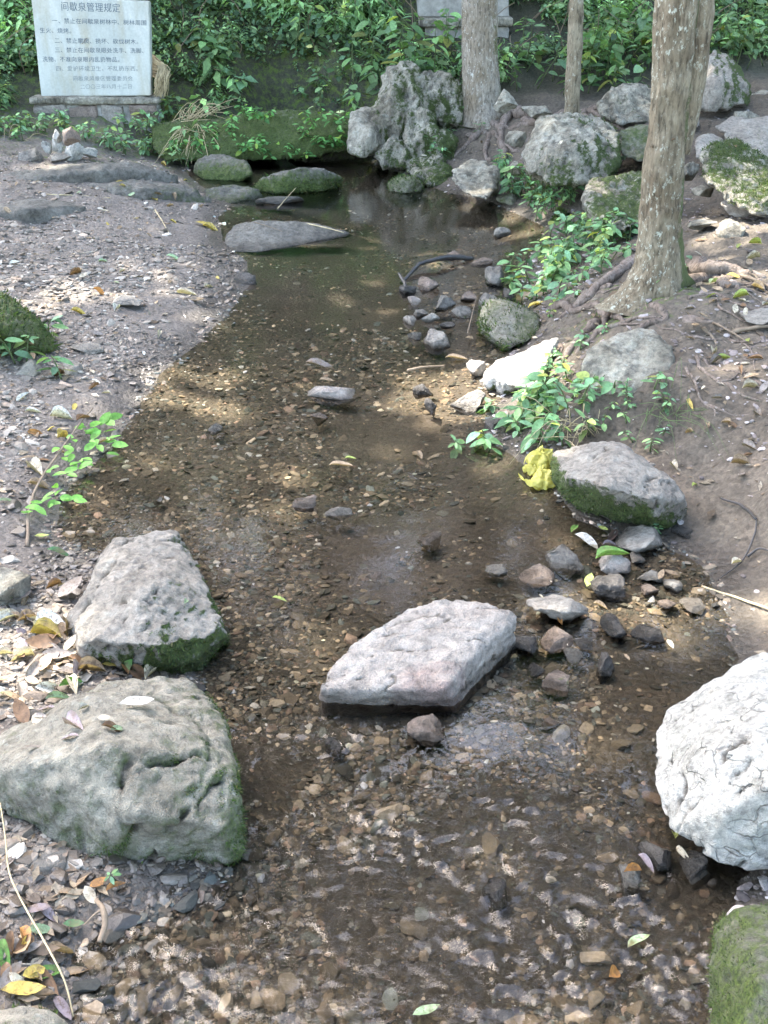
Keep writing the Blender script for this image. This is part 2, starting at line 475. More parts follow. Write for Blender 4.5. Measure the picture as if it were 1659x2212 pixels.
for x, y, z in [(-5, 2, .2), (-5, 5, .4), (-5, 8, .6), (-2.8, 9.2, .28), (-2.0, 9.2, .2), (-1.4, 9.2, .24), (-3, 9.9, .62), (-2.0, 9.95, .6), (-1.2, 9.8, .6), (-.5, 9.5, .36), (0.1, 9.4, .3), (-.4, 9.9, .75),
                (.2, 9.8, .6), (.7, 9.7, .62), (-2, 10.6, 1.2), (0, 10.6, 1.15), (1, 10.5, 1.0), (-4, 10.6, 1.2), (-6, 10, 1.2),
                (2, 10.3, .85), (3, 10.2, .8), (4.5, 10, .9), (2, 11.2, 1.5), (4, 11.2, 1.6), (0, 12, 2.4), (-4, 12, 2.5), (4, 12.5, 2.6), (8, 12, 2.6), (-9, 12, 3), (0, 16, 5.6), (-6, 16, 5.8), (6, 16, 5.8), (0, 24, 10.5), (-10, 24, 11), (10, 24, 11),
                (0, 40, 16), (-25, 40, 16), (25, 40, 16), (-12, 5, 1.2), (-12, -5, .8), (12, 5, 1.5), (12, -5, .8), (0, -3, .1), (3, -2, .3), (-3, -2, .3), (-25, 5, 2), (25, 5, 2), (0, -25, 1), (-40, 20, 8), (40, 20, 8), (0, 70, 20), (60, 60, 20), (-60, 60, 20), (60, -50, 2), (-60, -50, 2)]: W(x, y, z)
for a in [(1250, 620, .17), (1200, 680, .09), (1300, 560, .2), (1230, 560, .1), (1420, 650, .33), (1500, 640, .35), (1600, 640, .37), (1640, 540, .42), (1540, 520, .4), (1330, 480, .24), (1230, 470, .08), (1650, 760, .31), (1550, 780, .27), (1500, 860, .23), (1450, 700, .3), (1330, 700, .22),
          (1262, 850, .185), (1350, 868, .19), (1440, 858, .22), (1490, 815, .27), (1530, 880, .21), (1275, 940, .085), (1350, 952, .09), (1440, 957, .105), (1530, 992, .115), (1225, 890, .09), (1200, 800, .1), (1560, 940, .17), (1650, 930, .22), (1480, 980, .12), (1380, 960, .10), (1280, 960, .06), (1520, 1060, .07), (1640, 1060, .12), (1480, 1140, .02), (1560, 1170, .03), (1650, 1180, .06), (1640, 1300, .035), (1750, 1000, .28), (1800, 1300, .12), (1800, 1700, .12), (1750, 2100, .1), (1700, 2212, .08),
          (1600, 1230, .02), (1640, 1420, .02), (1150, 720, .03)]: C(*a)
for x, y, z in [(.75, 8.4, .12), (.8, 8.8, .32), (1.1, 8.6, .36), (1.5, 8.3, .42), (2, 8.2, .45), (2.5, 8.3, .5), (3.2, 8.2, .6), (1.3, 7.4, .2), (1.7, 7.0, .3), (2.2, 7, .4), (2.8, 6.5, .45), (1.5, 6.3, .18), (1.9, 5.8, .3), (2.4, 5.5, .42), (1.6, 9.2, .48), (2.6, 9.3, .58), (4, 7, .8), (4, 4, .6), (3.5, 2.5, .4)]: W(x, y, z)
CT = np.array(ctrl)
def _solve(CT):
    d = np.linalg.norm(CT[:, None, :2] - CT[None, :, :2], axis=-1)
    K = d + np.eye(len(CT)) * -.004
    A = np.block([[K, np.ones((len(CT), 1))], [np.ones((1, len(CT))), np.zeros((1, 1))]])
    return np.linalg.solve(A, np.concatenate([CT[:, 2], [0]]))
WT = _solve(CT)
def terr(x, y, rough=True):
    x = np.atleast_1d(np.asarray(x, float)); y = np.atleast_1d(np.asarray(y, float))
    z = np.empty(len(x))
    for s in range(0, len(x), 20000):
        sl_ = slice(s, s + 20000)
        d = np.sqrt((x[sl_, None] - CT[None, :, 0]) ** 2 + (y[sl_, None] - CT[None, :, 1]) ** 2)
        z[sl_] = d @ WT[:-1] + WT[-1]
    if rough:
        p = np.stack([x, y, x * 0], -1)
        a = np.clip(np.abs(z) * .35, .002, .05)
        z = z + a * fbm(p * 3.1, 5, 4) + np.clip(np.abs(z) * .12, .0015, .02) * fbm(p * 14, 8, 3)
    return z
def tz(x, y): return float(terr([x], [y])[0])
def T(px, py, z0=.2):                  # where the sight line meets the ground
    d = ray(px, py)
    tt = np.concatenate([np.linspace(1.2, 14, 900)])
    P = np.array([0, 0, CAMZ]) + tt[:, None] * np.array(d)
    h = P[:, 2] - terr(P[:, 0], P[:, 1])
    k = np.argmax(h < 0) if (h < 0).any() else len(h) - 1
    return Vector(P[k])
def line_x(poly):
    p = np.array([list(G(a, b, 0))[:2] for a, b in poly])
    o = np.argsort(p[:, 1])
    return p[o]
_LX, _RX = line_x(SHORE_L), line_x(SHORE_R)
def left_x(y): return np.interp(y, _LX[:, 1], _LX[:, 0])
def right_x(y): return np.interp(y, _RX[:, 1], _RX[:, 0])

xs = np.unique(np.concatenate([np.arange(-2.9, 3.7, .03), -2.9 - np.geomspace(.05, 80, 34), 3.7 + np.geomspace(.05, 80, 34)]))
ys = np.unique(np.concatenate([np.geomspace(.7, 11.5, 350), .7 - np.geomspace(.05, 60, 26), 11.5 + np.geomspace(.08, 90, 40)]))
XX, YY = np.meshgrid(xs, ys)
gx, gy = XX.ravel(), YY.ravel()
gz = terr(gx, gy)
gp = np.stack([gx, gy, gz], -1)
nA = fbm(np.stack([gx, gy, gx * 0], -1) * 1.7, 3, 4)
nB = fbm(np.stack([gx, gy, gx * 0], -1) * 6, 4, 4)
mid = .5 * (left_x(gy) + right_x(gy))
side = sstep(-.25, .25, gx - mid)[:, None]
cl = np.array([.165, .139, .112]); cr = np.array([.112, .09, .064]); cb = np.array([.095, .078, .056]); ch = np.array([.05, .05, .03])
sand = np.array([.14, .112, .088])
land = cl * (1 - side) + cr * side
bedc = cb * (1 - .6 * sstep(.0, .3, nA)[:, None]) + sand * (.6 * sstep(.0, .3, nA)[:, None])
under = sstep(.004, -.006, gz)[:, None]
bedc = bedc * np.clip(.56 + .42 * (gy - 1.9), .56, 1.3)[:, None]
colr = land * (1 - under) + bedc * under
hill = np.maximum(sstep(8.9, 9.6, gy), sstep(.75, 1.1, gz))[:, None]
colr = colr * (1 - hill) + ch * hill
redm = (sstep(1.0, .6, np.hypot(gx - 1.05, (gy - 2.75) / 1.1)) * sstep(-.2, .4, nB))[:, None]
colr = colr * (1 - .3 * redm) + np.array([.16, .115, .08]) * .3 * redm
gpx, gpy = to_px(gp)
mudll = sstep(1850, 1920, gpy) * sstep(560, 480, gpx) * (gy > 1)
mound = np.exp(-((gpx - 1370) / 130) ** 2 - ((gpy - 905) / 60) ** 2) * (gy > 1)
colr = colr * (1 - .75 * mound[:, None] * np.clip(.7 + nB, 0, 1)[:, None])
wet = np.maximum(sstep(.042, .008, gz + .010 * nB), mudll * np.clip(.75 + .8 * nB, 0, 1))
colr = colr * (1 - .5 * wet[:, None] * (1 - .3 * under))
pool_moss = sstep(8.0, 9.0, gy) * sstep(2.0, 0, gx) * .45
tree_moss = .62 * np.exp(-((gx - 1.0) ** 2 + (gy - 4.45) ** 2) / .16)
shelf = .40 * sstep(6.8, 8.2, gy) * sstep(.0, -.6, gx)
moss_t = np.clip(np.maximum.reduce([pool_moss, tree_moss, shelf]) - .2 * under[:, 0], 0, 1)
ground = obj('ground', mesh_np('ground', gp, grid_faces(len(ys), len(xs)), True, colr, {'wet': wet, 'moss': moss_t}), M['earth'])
tag(ground, 'gravelly muddy banks and stream bed rising into a dark hillside', 'ground', kind='structure')

# ------------------------------------------------------------------ water
def mk_water():
    m, nt, b = new_mat('stream_water')
    nt.nodes.remove(b)
    fr = N(nt, 'ShaderNodeFresnel', IOR=1.33)
    gl = N(nt, 'ShaderNodeBsdfGlossy', Roughness=.008)
    gl.inputs['Color'].default_value = (1, 1, 1, 1)
    tr = nt.nodes.new('ShaderNodeBsdfTransparent')
    tr.inputs['Color'].default_value = (.86, .83, .76, 1)
    rf = attr(nt, 'rif').outputs['Fac']
    hh = math_node(nt, 'ADD', math_node(nt, 'MULTIPLY', noise(nt, 60, 3, .6, geo_pos(nt, (1, .6, 1))), .10),
                   math_node(nt, 'MULTIPLY', math_node(nt, 'ADD', noise(nt, 85, 3, .6, geo_pos(nt, (1, .75, 1)), .8), math_node(nt, 'MULTIPLY', noise(nt, 34, 3, .6, geo_pos(nt, (.7, 1.25, 1)), 1.2), 1.6)), math_node(nt, 'MULTIPLY', rf, .22)))
    nb = bump(nt, hh, 1.0, .004)
    L(nt, nb, gl.inputs['Normal']); L(nt, nb, fr.inputs['Normal'])
    rfr = N(nt, 'ShaderNodeBsdfRefraction', IOR=1.33, Roughness=0.0)
    rfr.inputs['Color'].default_value = (.9, .88, .82, 1)
    L(nt, nb, rfr.inputs['Normal'])
    mr = nt.nodes.new('ShaderNodeMixShader')
    L(nt, math_node(nt, 'MULTIPLY', rf, .22, True), mr.inputs[0]); L(nt, tr.outputs[0], mr.inputs[1]); L(nt, rfr.outputs[0], mr.inputs[2])
    tr = mr
    ms = nt.nodes.new('ShaderNodeMixShader')
    L(nt, fr.outputs[0], ms.inputs[0]); L(nt, tr.outputs[0], ms.inputs[1]); L(nt, gl.outputs[0], ms.inputs[2])
    L(nt, ms.outputs[0], nt.nodes['Material Output'].inputs['Surface'])
    return m
M['water'] = mk_water()
def water_h(x, y):
    p = np.stack([x, y, x * 0], -1)
    q = p + .05 * np.stack([fbm(p * 9, 21, 3), fbm(p * 9, 22, 3), x * 0], -1)
    ppx, ppy = to_px(p)
    rif = sstep(1580, 1880, ppy + 90 * fbm(p * 4, 29, 3)) * (1 + .35 * sstep(2000, 2150, ppy) * sstep(900, 400, ppx))
    rif = np.maximum(rif, .55 * np.exp(-((ppx - 700) / 220) ** 2 - ((ppy - 1600) / 60) ** 2))
    for cx, cy, sx, sy, a in [(480, 930, 90, 40, .5), (620, 980, 90, 35, .5), (860, 1010, 110, 25, .5), (740, 1110, 60, 30, .5), (700, 790, 90, 25, .35), (880, 850, 70, 30, .4), (350, 930, 60, 40, .3)]:
        rif = np.maximum(rif, a * np.exp(-((ppx - cx) / sx) ** 2 - ((ppy - cy) / sy) ** 2))
    w1 = fbm(q * np.array([30, 20, 1]), 41, 3, .5)
    w2 = 1 - 2 * np.abs(fbm(q * np.array([15, 10, 1]), 47, 2))
    w3 = fbm(q * np.array([62, 46, 1]), 53, 2) * (.45 + .9 * sstep(-.25, .3, fbm(p * 7, 59, 3)))
    calm = .00035 * fbm(p * np.array([9, 14, 1]), 61, 3)
    return rif, rif * (.0056 * w1 + .0050 * w2 + .0074 * w3) * (.35 + .9 * sstep(-.3, .25, fbm(p * np.array([5, 3.4, 1]), 67, 3))) + calm
wx = np.unique(np.concatenate([np.arange(-2.2, -.95, .03), np.arange(-.95, 1.0, .0064), np.arange(1.0, 2.4, .03)]))
wy = np.unique(np.concatenate([np.arange(1.18, 2.25, .0056), np.geomspace(2.3, 9.6, 200)]))
WX, WY = np.meshgrid(wx, wy)
wrif, wz = water_h(WX.ravel(), WY.ravel())
water = obj('water', mesh_np('water', np.stack([WX.ravel(), WY.ravel(), wz], -1), grid_faces(len(wy), len(wx)), True, None, {'rif': wrif}), M['water'])
tag(water, 'shallow clear stream water rippling over pebbles', 'stream', kind='structure')

# ------------------------------------------------------------------ rocks
def moss_attr(V, Nn, spec, seed):
    """spec: bias, up, low (near base), dir vector weight, dir"""
    z0, z1 = V[:, 2].min(), V[:, 2].max()
    hrel = (V[:, 2] - max(z0, 0)) / (z1 - max(z0, 0) + 1e-6)
    m = spec.get('bias', 0) + spec.get('up', 0) * np.clip(Nn[:, 2], 0, 1) + spec.get('low', 0) * np.clip(1 - hrel * 1.25, 0, 1)
    if 'dir' in spec:
        d = np.array(spec['dir'], float); wgt = np.linalg.norm(d); d /= wgt
        m = m + wgt * np.clip(Nn @ d, 0, 1)
    return np.clip(m + .3 * fbm(V * spec.get('fs', 6), seed + 77, 3), 0, 1)
def vnormals(me):
    n = np.empty(len(me.vertices) * 3, np.float32)
    me.vertices.foreach_get('normal', n)
    return n.reshape(-1, 3)
def coords(me):
    v = np.empty(len(me.vertices) * 3, np.float32)
    me.vertices.foreach_get('co', v)
    return v.reshape(-1, 3).astype(float)
def rock(name, hulls, mat, vox=.012, amp=.02, freq=6, fine=.004, ridge=0.0, flute=0.0, smooth=4, moss=None, seed=1, label='', cat='rock', wetz=.022, wet_w=.03, parent=None, group=None, crease=None):
    bm = bmesh.new()
    for h in hulls:
        vs_ = [bm.verts.new(p) for p in h]
        r = bmesh.ops.convex_hull(bm, input=vs_)
        ks = set(v for v in vs_ if v.is_valid)
        junk = [g for g in r['geom_interior'] if isinstance(g, bmesh.types.BMVert)]
        junk += [g for g in r['geom_unused'] if isinstance(g, bmesh.types.BMVert)]
        bmesh.ops.delete(bm, geom=list(set(junk)), context='VERTS')
    me = bpy.data.meshes.new(name)
    bm.to_mesh(me); bm.free()
    tmp = bpy.data.objects.new('tmp', me)
    COL.objects.link(tmp)
    mo = tmp.modifiers.new('r', 'REMESH'); mo.mode = 'VOXEL'; mo.voxel_size = vox
    ms = tmp.modifiers.new('s', 'SMOOTH'); ms.iterations = smooth; ms.factor = .6
    dg = bpy.context.evaluated_depsgraph_get()
    m2 = bpy.data.meshes.new_from_object(tmp.evaluated_get(dg))
    bpy.data.objects.remove(tmp); bpy.data.meshes.remove(me)
    V, Nn = coords(m2), vnormals(m2).astype(float)
    s3 = np.array([1, 1, 1.0])
    amp = amp * 1.1; fine = fine * 1.3
    crev = np.zeros(len(V))
    d = amp * fbm(V * freq + seed * 3.7, seed, 6, .55)
    if ridge: d = d - ridge * np.clip(ridged(V * freq * .8 + seed, seed + 5, 3) - .72, 0, 1) * 3.5
    if crease:
        ca, cdir, fa, fl, *ct = crease
        ct = ct[0] if ct else .85
        e1 = np.array(cdir, float); e1 /= np.linalg.norm(e1)
        al = V @ e1
        pr = V * fa + e1[None] * (al * (fl - fa))[:, None]
        pr = pr + .55 * np.stack([fbm(V * 9, seed + 60 + j, 3) for j in range(3)], -1)
        rd = ridged(pr + seed, seed + 11, 3)
        crev = np.clip(rd - ct, 0, 1) / .09
        d = d - ca * 1.6 * np.clip(crev, 0, 1.2) + ca * 1.2 * (.7 - rd)
    if flute: d = d + flute * (ridged(V * np.array([8, 8, 1.3]) + .35 * np.stack([fbm(V * 4, seed + 2, 3)] * 3, -1), seed + 9, 4) - .62) * 3.2
    d = d + fine * fbm(V * freq * 6, seed + 3, 3) - vox * .35 * np.clip(ridged(V * (.16 / vox) + seed, seed + 6, 3) - .62, 0, 1) * 3
    V = V + Nn * d[:, None]
    m2.vertices.foreach_set('co', V.astype(np.float32).ravel())
    m2.update()
    Nn = vnormals(m2).astype(float)
    mo_ = moss_attr(V, Nn, moss or {}, seed)
    V = V + Nn * (sstep(.38, .62, mo_ + .45 * fbm(V * 22, seed + 4, 3)) * min(vox, .012) * .8 * (.6 + .8 * vnoise(V * 60, seed)))[:, None]
    m2.vertices.foreach_set('co', V.astype(np.float32).ravel())
    m2.update()
    Nn = vnormals(m2).astype(float)
    for k, a in (('crev', np.clip(crev, 0, 1)), ('moss', moss_attr(V, Nn, moss or {}, seed)), ('wet', sstep(wetz + wet_w, wetz, V[:, 2] + .012 * fbm(V * 12, seed + 1, 3)))):
        at = m2.attributes.new(k, 'FLOAT', 'POINT'); at.data.foreach_set('value', a.astype(np.float32))
    m2.polygons.foreach_set('use_smooth', np.ones(len(m2.polygons), bool))
    m2.materials.clear()
    # origin at the base
    c = Vector((float(V[:, 0].mean()), float(V[:, 1].mean()), float(V[:, 2].min())))
    m2.transform(Matrix.Translation(-c))
    m2.name = name
    o = obj(name, m2, M[mat] if isinstance(mat, str) else mat, parent)
    o.location = c
    if label: tag(o, label, cat, group)
    ROCKS.append(o)
    return o
ROCKS = []
def drop(pts, z, k=1.0):
    c = sum(pts, Vector()) / len(pts)
    return pts + [Vector((c.x + (p.x - c.x) * k, c.y + (p.y - c.y) * k, z)) for p in pts]
def gg(*a): return [G(*p) for p in a]
def qq(*a): return [Q(*p) for p in a]

# stepping stone in mid-stream
top = gg((692, 1477, .045), (722, 1424, .075), (770, 1381, .09), (808, 1353, .10), (880, 1313, .11), (936, 1294, .115), (1003, 1290, .115), (1106, 1318, .105),
         (1118, 1335, .09), (970, 1421, .085), (957, 1486, .06), (820, 1492, .05), (712, 1488, .042))
rock('stepping_stone', [top + gg((693, 1512, -.02), (800, 1534, -.02), (985, 1538, -.02), (1112, 1412, -.02)) + [Vector((p.x, p.y, -.06)) for p in top[:8]]], 'pink', .006, .009, 9, .004, ridge=.004, smooth=2, crease=(.003, (1, .35, 0), 22, 6),
     seed=4, moss={'bias': -.3}, label='flat pinkish stepping stone alone in the middle of the stream', cat='stepping stone', wetz=.018, wet_w=.012)
rock('boulder', [gg((250, 1165, .09), (300, 1152, .09), (372, 1147, .07), (410, 1192, .08), (200, 1232, .13), (370, 1250, .17), (300, 1300, .175), (482, 1352, .09), (455, 1290, .12), (190, 1385, .12), (330, 1395, .13), (440, 1380, .09),
                    (170, 1440, .0), (300, 1465, 0), (425, 1472, -.03), (492, 1395, -.03), (145, 1370, .02), (150, 1330, .06), (230, 1180, -.02), (400, 1200, -.05))], 'pale', .0065, .02, 8, .006, ridge=.008, smooth=3, crease=(.006, (.3, .5, -.4), 11, 5),
     seed=8, moss={'bias': -.2, 'low': .4, 'dir': (.6, -.5, -.1)}, label='pale grey rough boulder beside the stream, behind the green mossy boulder', cat='boulder')
rock('boulder', [gg((30, 1580, .15), (130, 1535, .17), (225, 1470, .16), (300, 1462, .15), (400, 1466, .13), (452, 1516, .12), (486, 1580, .14), (300, 1570, .23), (420, 1625, .21), (498, 1690, .15), (200, 1620, .25), (50, 1650, .2), (-60, 1690, .12),
                    (300, 1760, .17), (480, 1790, .11), (150, 1760, .12), (506, 1830, .03), (495, 1880, -.03), (350, 1855, .02), (190, 1850, .02), (70, 1730, .04), (-60, 1760, .03), (440, 1530, -.03), (-60, 1620, .03))], 'mossy', .0065, .032, 5.5, .0045, ridge=.010, smooth=3, crease=(.011, (-.7, -.4, -.5), 8, 2.0),
     seed=15, moss={'bias': .1, 'low': .34, 'dir': (.45, -.2, -.1), 'fs': 5}, label='large green-stained boulder filling the lower left, with moss hanging over the water', cat='boulder', wetz=.0, wet_w=.03)
rock('boulder', [gg((1650, 1410, .20), (1540, 1466, .17), (1440, 1532, .12), (1412, 1600, .10), (1412, 1700, .10), (1445, 1790, .09), (1530, 1858, .08), (1615, 1890, .07), (1760, 1870, .08), (1900, 1700, .18), (1850, 1450, .22), (1640, 1600, .27), (1560, 1620, .24), (1750, 1650, .28), (1560, 1760, .18),
                    (1500, 1700, -.02), (1620, 1770, -.02), (1780, 1740, -.02), (1750, 1500, -.02), (1520, 1560, -.02))], 'white', .0055, .010, 6, .004, ridge=.002, smooth=1, crease=(.0065, (1, .35, .1), 18, 3.5, .83),
     seed=21, moss={'bias': -.4, 'low': .05}, label='bright white cracked limestone boulder cut off by the right edge', cat='boulder', wetz=-.02, wet_w=.02)
rock('boulder', [gg((1560, 1985, .10), (1600, 1965, .12), (1680, 1960, .13), (1800, 1980, .14), (1800, 2300, .16), (1575, 2300, .12), (1550, 2100, .09), (1545, 2010, .06), (1640, 2120, .19), (1540, 2040, -.02), (1535, 2280, -.02), (1560, 1980, 0), (1800, 1960, -.02))], 'shelf', .008, .012, 6, .004, smooth=5,
     seed=25, moss={'bias': .42, 'dir': (-.35, 0, .1)}, label='moss covered boulder in the bottom right corner at the water edge', cat='boulder', wetz=-.01)
rock('boulder', [gg((1200, 975, .10), (1260, 960, .15), (1330, 958, .17), (1390, 990, .18), (1450, 1030, .16), (1478, 1080, .11), (1300, 1050, .21), (1230, 1030, .17), (1400, 1080, .16), (1192, 1020, .05), (1200, 1060, .02), (1260, 1110, -.02), (1350, 1135, -.02), (1440, 1152, -.02), (1485, 1120, .0),
                    (1380, 1000, -.02), (1230, 985, -.02))], 'grey', .008, .022, 7.5, .006, ridge=.006, smooth=4, seed=31, crease=(.007, (.5, -.2, .3), 10, 4), moss={'bias': -.1, 'low': .8, 'dir': (-.4, -.3, -.2)},
     label='rounded grey boulder with mossy foot beside the yellow bag', cat='boulder', wetz=.0)
rock('boulder', [gg((1258, 780, .27), (1270, 755, .30), (1340, 720, .33), (1380, 706, .34), (1420, 715, .34), (1450, 745, .31), (1460, 790, .27), (1440, 830, .24), (1390, 845, .22), (1350, 862, .19), (1290, 840, .2), (1260, 800, .24), (1290, 930, .06), (1430, 930, .08), (1470, 830, .1), (1250, 830, .1), (1400, 740, .05))], 'limestone', .01, .02, 6, .005, ridge=.01, smooth=5, seed=36,
     moss={'bias': -.25, 'low': .35, 'dir': (.3, -.15, -.1)}, label='pale flat-topped boulder on the earth mound below the tree', cat='boulder', wetz=-.1)
rock('limestone_rock', [gg((1045, 805, .06), (1075, 775, .09), (1120, 762, .11), (1160, 765, .12), (1175, 800, .11), (1160, 840, .08), (1110, 835, .07), (1050, 830, .03), (1075, 850, 0), (1160, 855, .02), (1050, 820, -.03), (1150, 790, -.02), (1190, 760, .15), (1205, 730, .16), (1180, 740, .14))], 'white', .009, .022, 8, .005, ridge=.015, smooth=4, seed=41,
     moss={'bias': -.2, 'low': .3, 'dir': (.1, -.35, -.3)}, label='sunlit white limestone rock at the right water edge, below the roots', cat='rock', wetz=-.02)
rock('mossy_mound', [gg((-80, 640, .2), (0, 632, .22), (40, 660, .22), (80, 690, .18), (115, 725, .11), (118, 760, .07), (60, 770, .08), (0, 775, .09), (-80, 780, .1), (-20, 700, .27), (-150, 700, .25)) + [G(110, 760, 0), G(-100, 800, 0), G(-100, 640, 0)]], 'mossy', .012, .02, 6, .006, smooth=7, seed=45,
     moss={'bias': .75}, label='green moss covered rock at the left edge of the gravel bank', cat='rock', wetz=-.1)
rock('boulder', [gg((-40, 1225, .10), (30, 1228, .11), (68, 1240, .10), (70, 1275, .06), (50, 1310, .03), (0, 1325, .02), (-60, 1325, .02), (20, 1270, .12), (40, 1240, .0))], 'limestone', .007, .008, 9, .003, smooth=2, seed=49,
     moss={'bias': -.1, 'dir': (.1, -.3, 0)}, label='small squared pale stone at the left edge above the two big boulders', cat='rock', wetz=-.1)
# rocks of the pool
rock('pool_rock', [gg((420, 350, .10), (440, 335, .14), (480, 330, .16), (530, 345, .13), (547, 375, .05), (520, 392, .0), (440, 388, 0), (418, 370, .02), (430, 380, -.05), (540, 385, -.05), (480, 345, -.05))], 'shelf', .014, .02, 6, .004, smooth=5, seed=52, moss={'bias': .35, 'low': .6},
     label='small humped mossy rock at the near left of the dark pool', wetz=-.02)
rock('pool_rock', [gg((552, 400, .03), (585, 375, .12), (640, 360, .17), (700, 362, .16), (738, 380, .08), (740, 400, .0), (690, 415, 0), (600, 420, 0), (555, 412, 0), (560, 410, -.06), (735, 400, -.06), (650, 375, -.06))], 'shelf', .015, .016, 5, .004, smooth=7, seed=55, moss={'bias': -.1, 'low': .9, 'dir': (0, -.5, 0)},
     label='smooth domed rock with green mossy front rising from the pool', wetz=-.02)
rock('pool_rock', [gg((838, 395, .05), (860, 382, .10), (895, 384, .10), (914, 398, .05), (912, 414, 0), (875, 419, 0), (840, 412, 0), (875, 385, -.05), (840, 410, -.05), (910, 412, -.05))], 'mossy', .012, .008, 7, .003, smooth=5, seed=57, moss={'bias': .6},
     label='small round moss covered stone standing in the pool below the crag', wetz=-.02)
rock('rock_slab', [gg((490, 500, .04), (510, 482, .07), (560, 474, .09), (640, 474, .08), (700, 486, .05), (760, 500, .01), (765, 512, -.02), (690, 520, .0), (640, 532, .0), (560, 545, .0), (500, 545, .0), (480, 520, .02), (500, 540, -.06), (740, 515, -.06))], 'shelf', .013, .012, 6, .004, smooth=7, seed=59, moss={'bias': -.05, 'low': .15},
     label='low grey slab reaching out from the gravel bank into the pool', wetz=.0)
rock('rock_slab', [gg((548, 432, .03), (580, 424, .045), (650, 424, .04), (662, 434, .0), (600, 442, 0), (550, 440, 0), (600, 430, -.04))], 'shelf', .01, .006, 8, .002, smooth=5, seed=61, moss={'bias': 0}, label='thin flat grey slab just in front of the domed pool rock')
for k, (pts, lab) in enumerate([
    ([(-60, 440, .17), (80, 425, .18), (190, 440, .15), (170, 465, .11), (-60, 470, .13), (60, 450, .19)], 'low flat rock shelf at the left edge of the gravel bank'),
    ([(180, 395, .17), (300, 385, .17), (400, 400, .12), (460, 425, .06), (440, 440, .03), (330, 430, .08), (200, 420, .12), (320, 405, .17)], 'flat mossy rock shelf sloping down to the pool, below the weeds'),
    ([(0, 372, .22), (150, 352, .24), (300, 350, .22), (390, 372, .14), (380, 388, .10), (250, 385, .16), (20, 395, .18), (180, 368, .24)], 'long flat rock shelf in front of the pile of pale stones'),
    ([(440, 405, .07), (500, 392, .09), (560, 404, .06), (570, 425, .0), (500, 440, .0), (440, 430, .02)], 'mossy rock shelf at the left rim of the pool'),
    ([(500, 590, .03), (525, 578, .06), (556, 588, .05), (560, 612, .0), (520, 622, .0), (500, 610, .01)], 'dark wet lump of rock where the gravel bank meets the water')]):
    p = gg(*pts)
    rock('rock_shelf', [drop(p, min(q.z for q in p) - .08)], 'shelf' if k < 4 else 'dark', .016, .02, 5, .005, ridge=.015, smooth=6, seed=64 + k, moss={'bias': [.0, .22, .1, .4, 0][k], 'low': .2}, label=lab, wetz=.0)
# the crag at the head of the pool
crag = [qq((832, 168, 8.85), (800, 262, 8.7), (797, 300, 8.65), (845, 150, 8.9), (862, 138, 8.95), (900, 150, 8.9), (905, 235, 8.7), (818, 285, 8.65), (835, 225, 8.7), (815, 330, 8.7), (900, 330, 8.7), (850, 150, 9.4), (900, 150, 9.4), (820, 300, 9.4)),
        qq((890, 160, 8.95), (960, 168, 9.0), (1005, 195, 9.0), (1008, 245, 8.95), (985, 275, 8.85), (920, 260, 8.8), (890, 200, 8.8), (1000, 200, 9.5), (900, 160, 9.4), (990, 300, 9.3)),
        qq((880, 245, 8.65), (905, 232, 8.62), (935, 245, 8.62), (942, 300, 8.55), (930, 375, 8.5), (885, 370, 8.5), (875, 330, 8.55), (900, 240, 9.0), (935, 300, 9.0)),
        qq((935, 300, 8.6), (960, 282, 8.6), (985, 300, 8.6), (990, 360, 8.5), (940, 375, 8.45), (975, 300, 9.0)),
        qq((808, 310, 8.6), (850, 300, 8.55), (885, 330, 8.5), (880, 368, 8.5), (845, 365, 8.5), (810, 345, 8.55), (850, 320, 9.0)),
        qq((880, 350, 8.45), (950, 345, 8.4), (975, 380, 8.3), (950, 408, 8.0), (905, 395, 8.1), (880, 370, 8.3), (930, 360, 8.9))]
rock('limestone_crag', crag, 'limestone', .016, .045, 5, .012, ridge=.03, flute=.045, smooth=3, seed=71, moss={'bias': 0.14, 'low': .35, 'up': .15, 'dir': (.35, -.1, 0), 'fs': 5}, label='tall fluted limestone crag at the head of the pool under the pale tree', cat='rock', wetz=.0)
rock('boulder', [qq((755, 245, 8.75), (790, 233, 8.8), (822, 240, 8.8), (825, 330, 8.6), (780, 340, 8.5), (750, 330, 8.55), (752, 290, 8.6), (765, 262, 8.62), (800, 290, 8.5), (780, 240, 9.2), (820, 330, 9.1))], 'limestone', .015, .03, 5, .008, ridge=.02, smooth=4, seed=74, moss={'bias': .05, 'low': .5},
     label='blocky grey rock leaning against the left foot of the limestone crag', wetz=.0)
rock('boulder', [qq((972, 370, 7.6), (1000, 352, 7.7), (1050, 348, 7.7), (1075, 365, 7.6), (1075, 410, 7.4), (1050, 432, 7.2), (1000, 418, 7.3), (972, 390, 7.5), (1020, 350, 8.0), (1070, 420, 7.9))], 'limestone', .013, .035, 7, .008, ridge=.03, smooth=3, seed=77, moss={'bias': -.15, 'low': .4, 'dir': (.25, 0, -.1)},
     label='knobbly pale limestone lump overhanging the pool, right of the mossy round stone', wetz=.0)
rock('boulder', [qq((1135, 330, 7.0), (1150, 290, 7.1), (1170, 255, 7.2), (1230, 250, 7.25), (1290, 255, 7.25), (1330, 285, 7.1), (1335, 340, 6.9), (1310, 390, 6.7), (1200, 400, 6.7), (1140, 375, 6.8), (1230, 320, 6.75), (1200, 260, 7.8), (1310, 270, 7.8), (1160, 380, 7.6))], 'limestone', .015, .04, 5, .008, ridge=.02, flute=.02, smooth=4, seed=81, moss={'bias': 0.22, 'low': .35, 'dir': (.65, 0, 0)},
     label='big pale boulder with green mossy right side in front of the thin tree', cat='boulder', wetz=-.1)
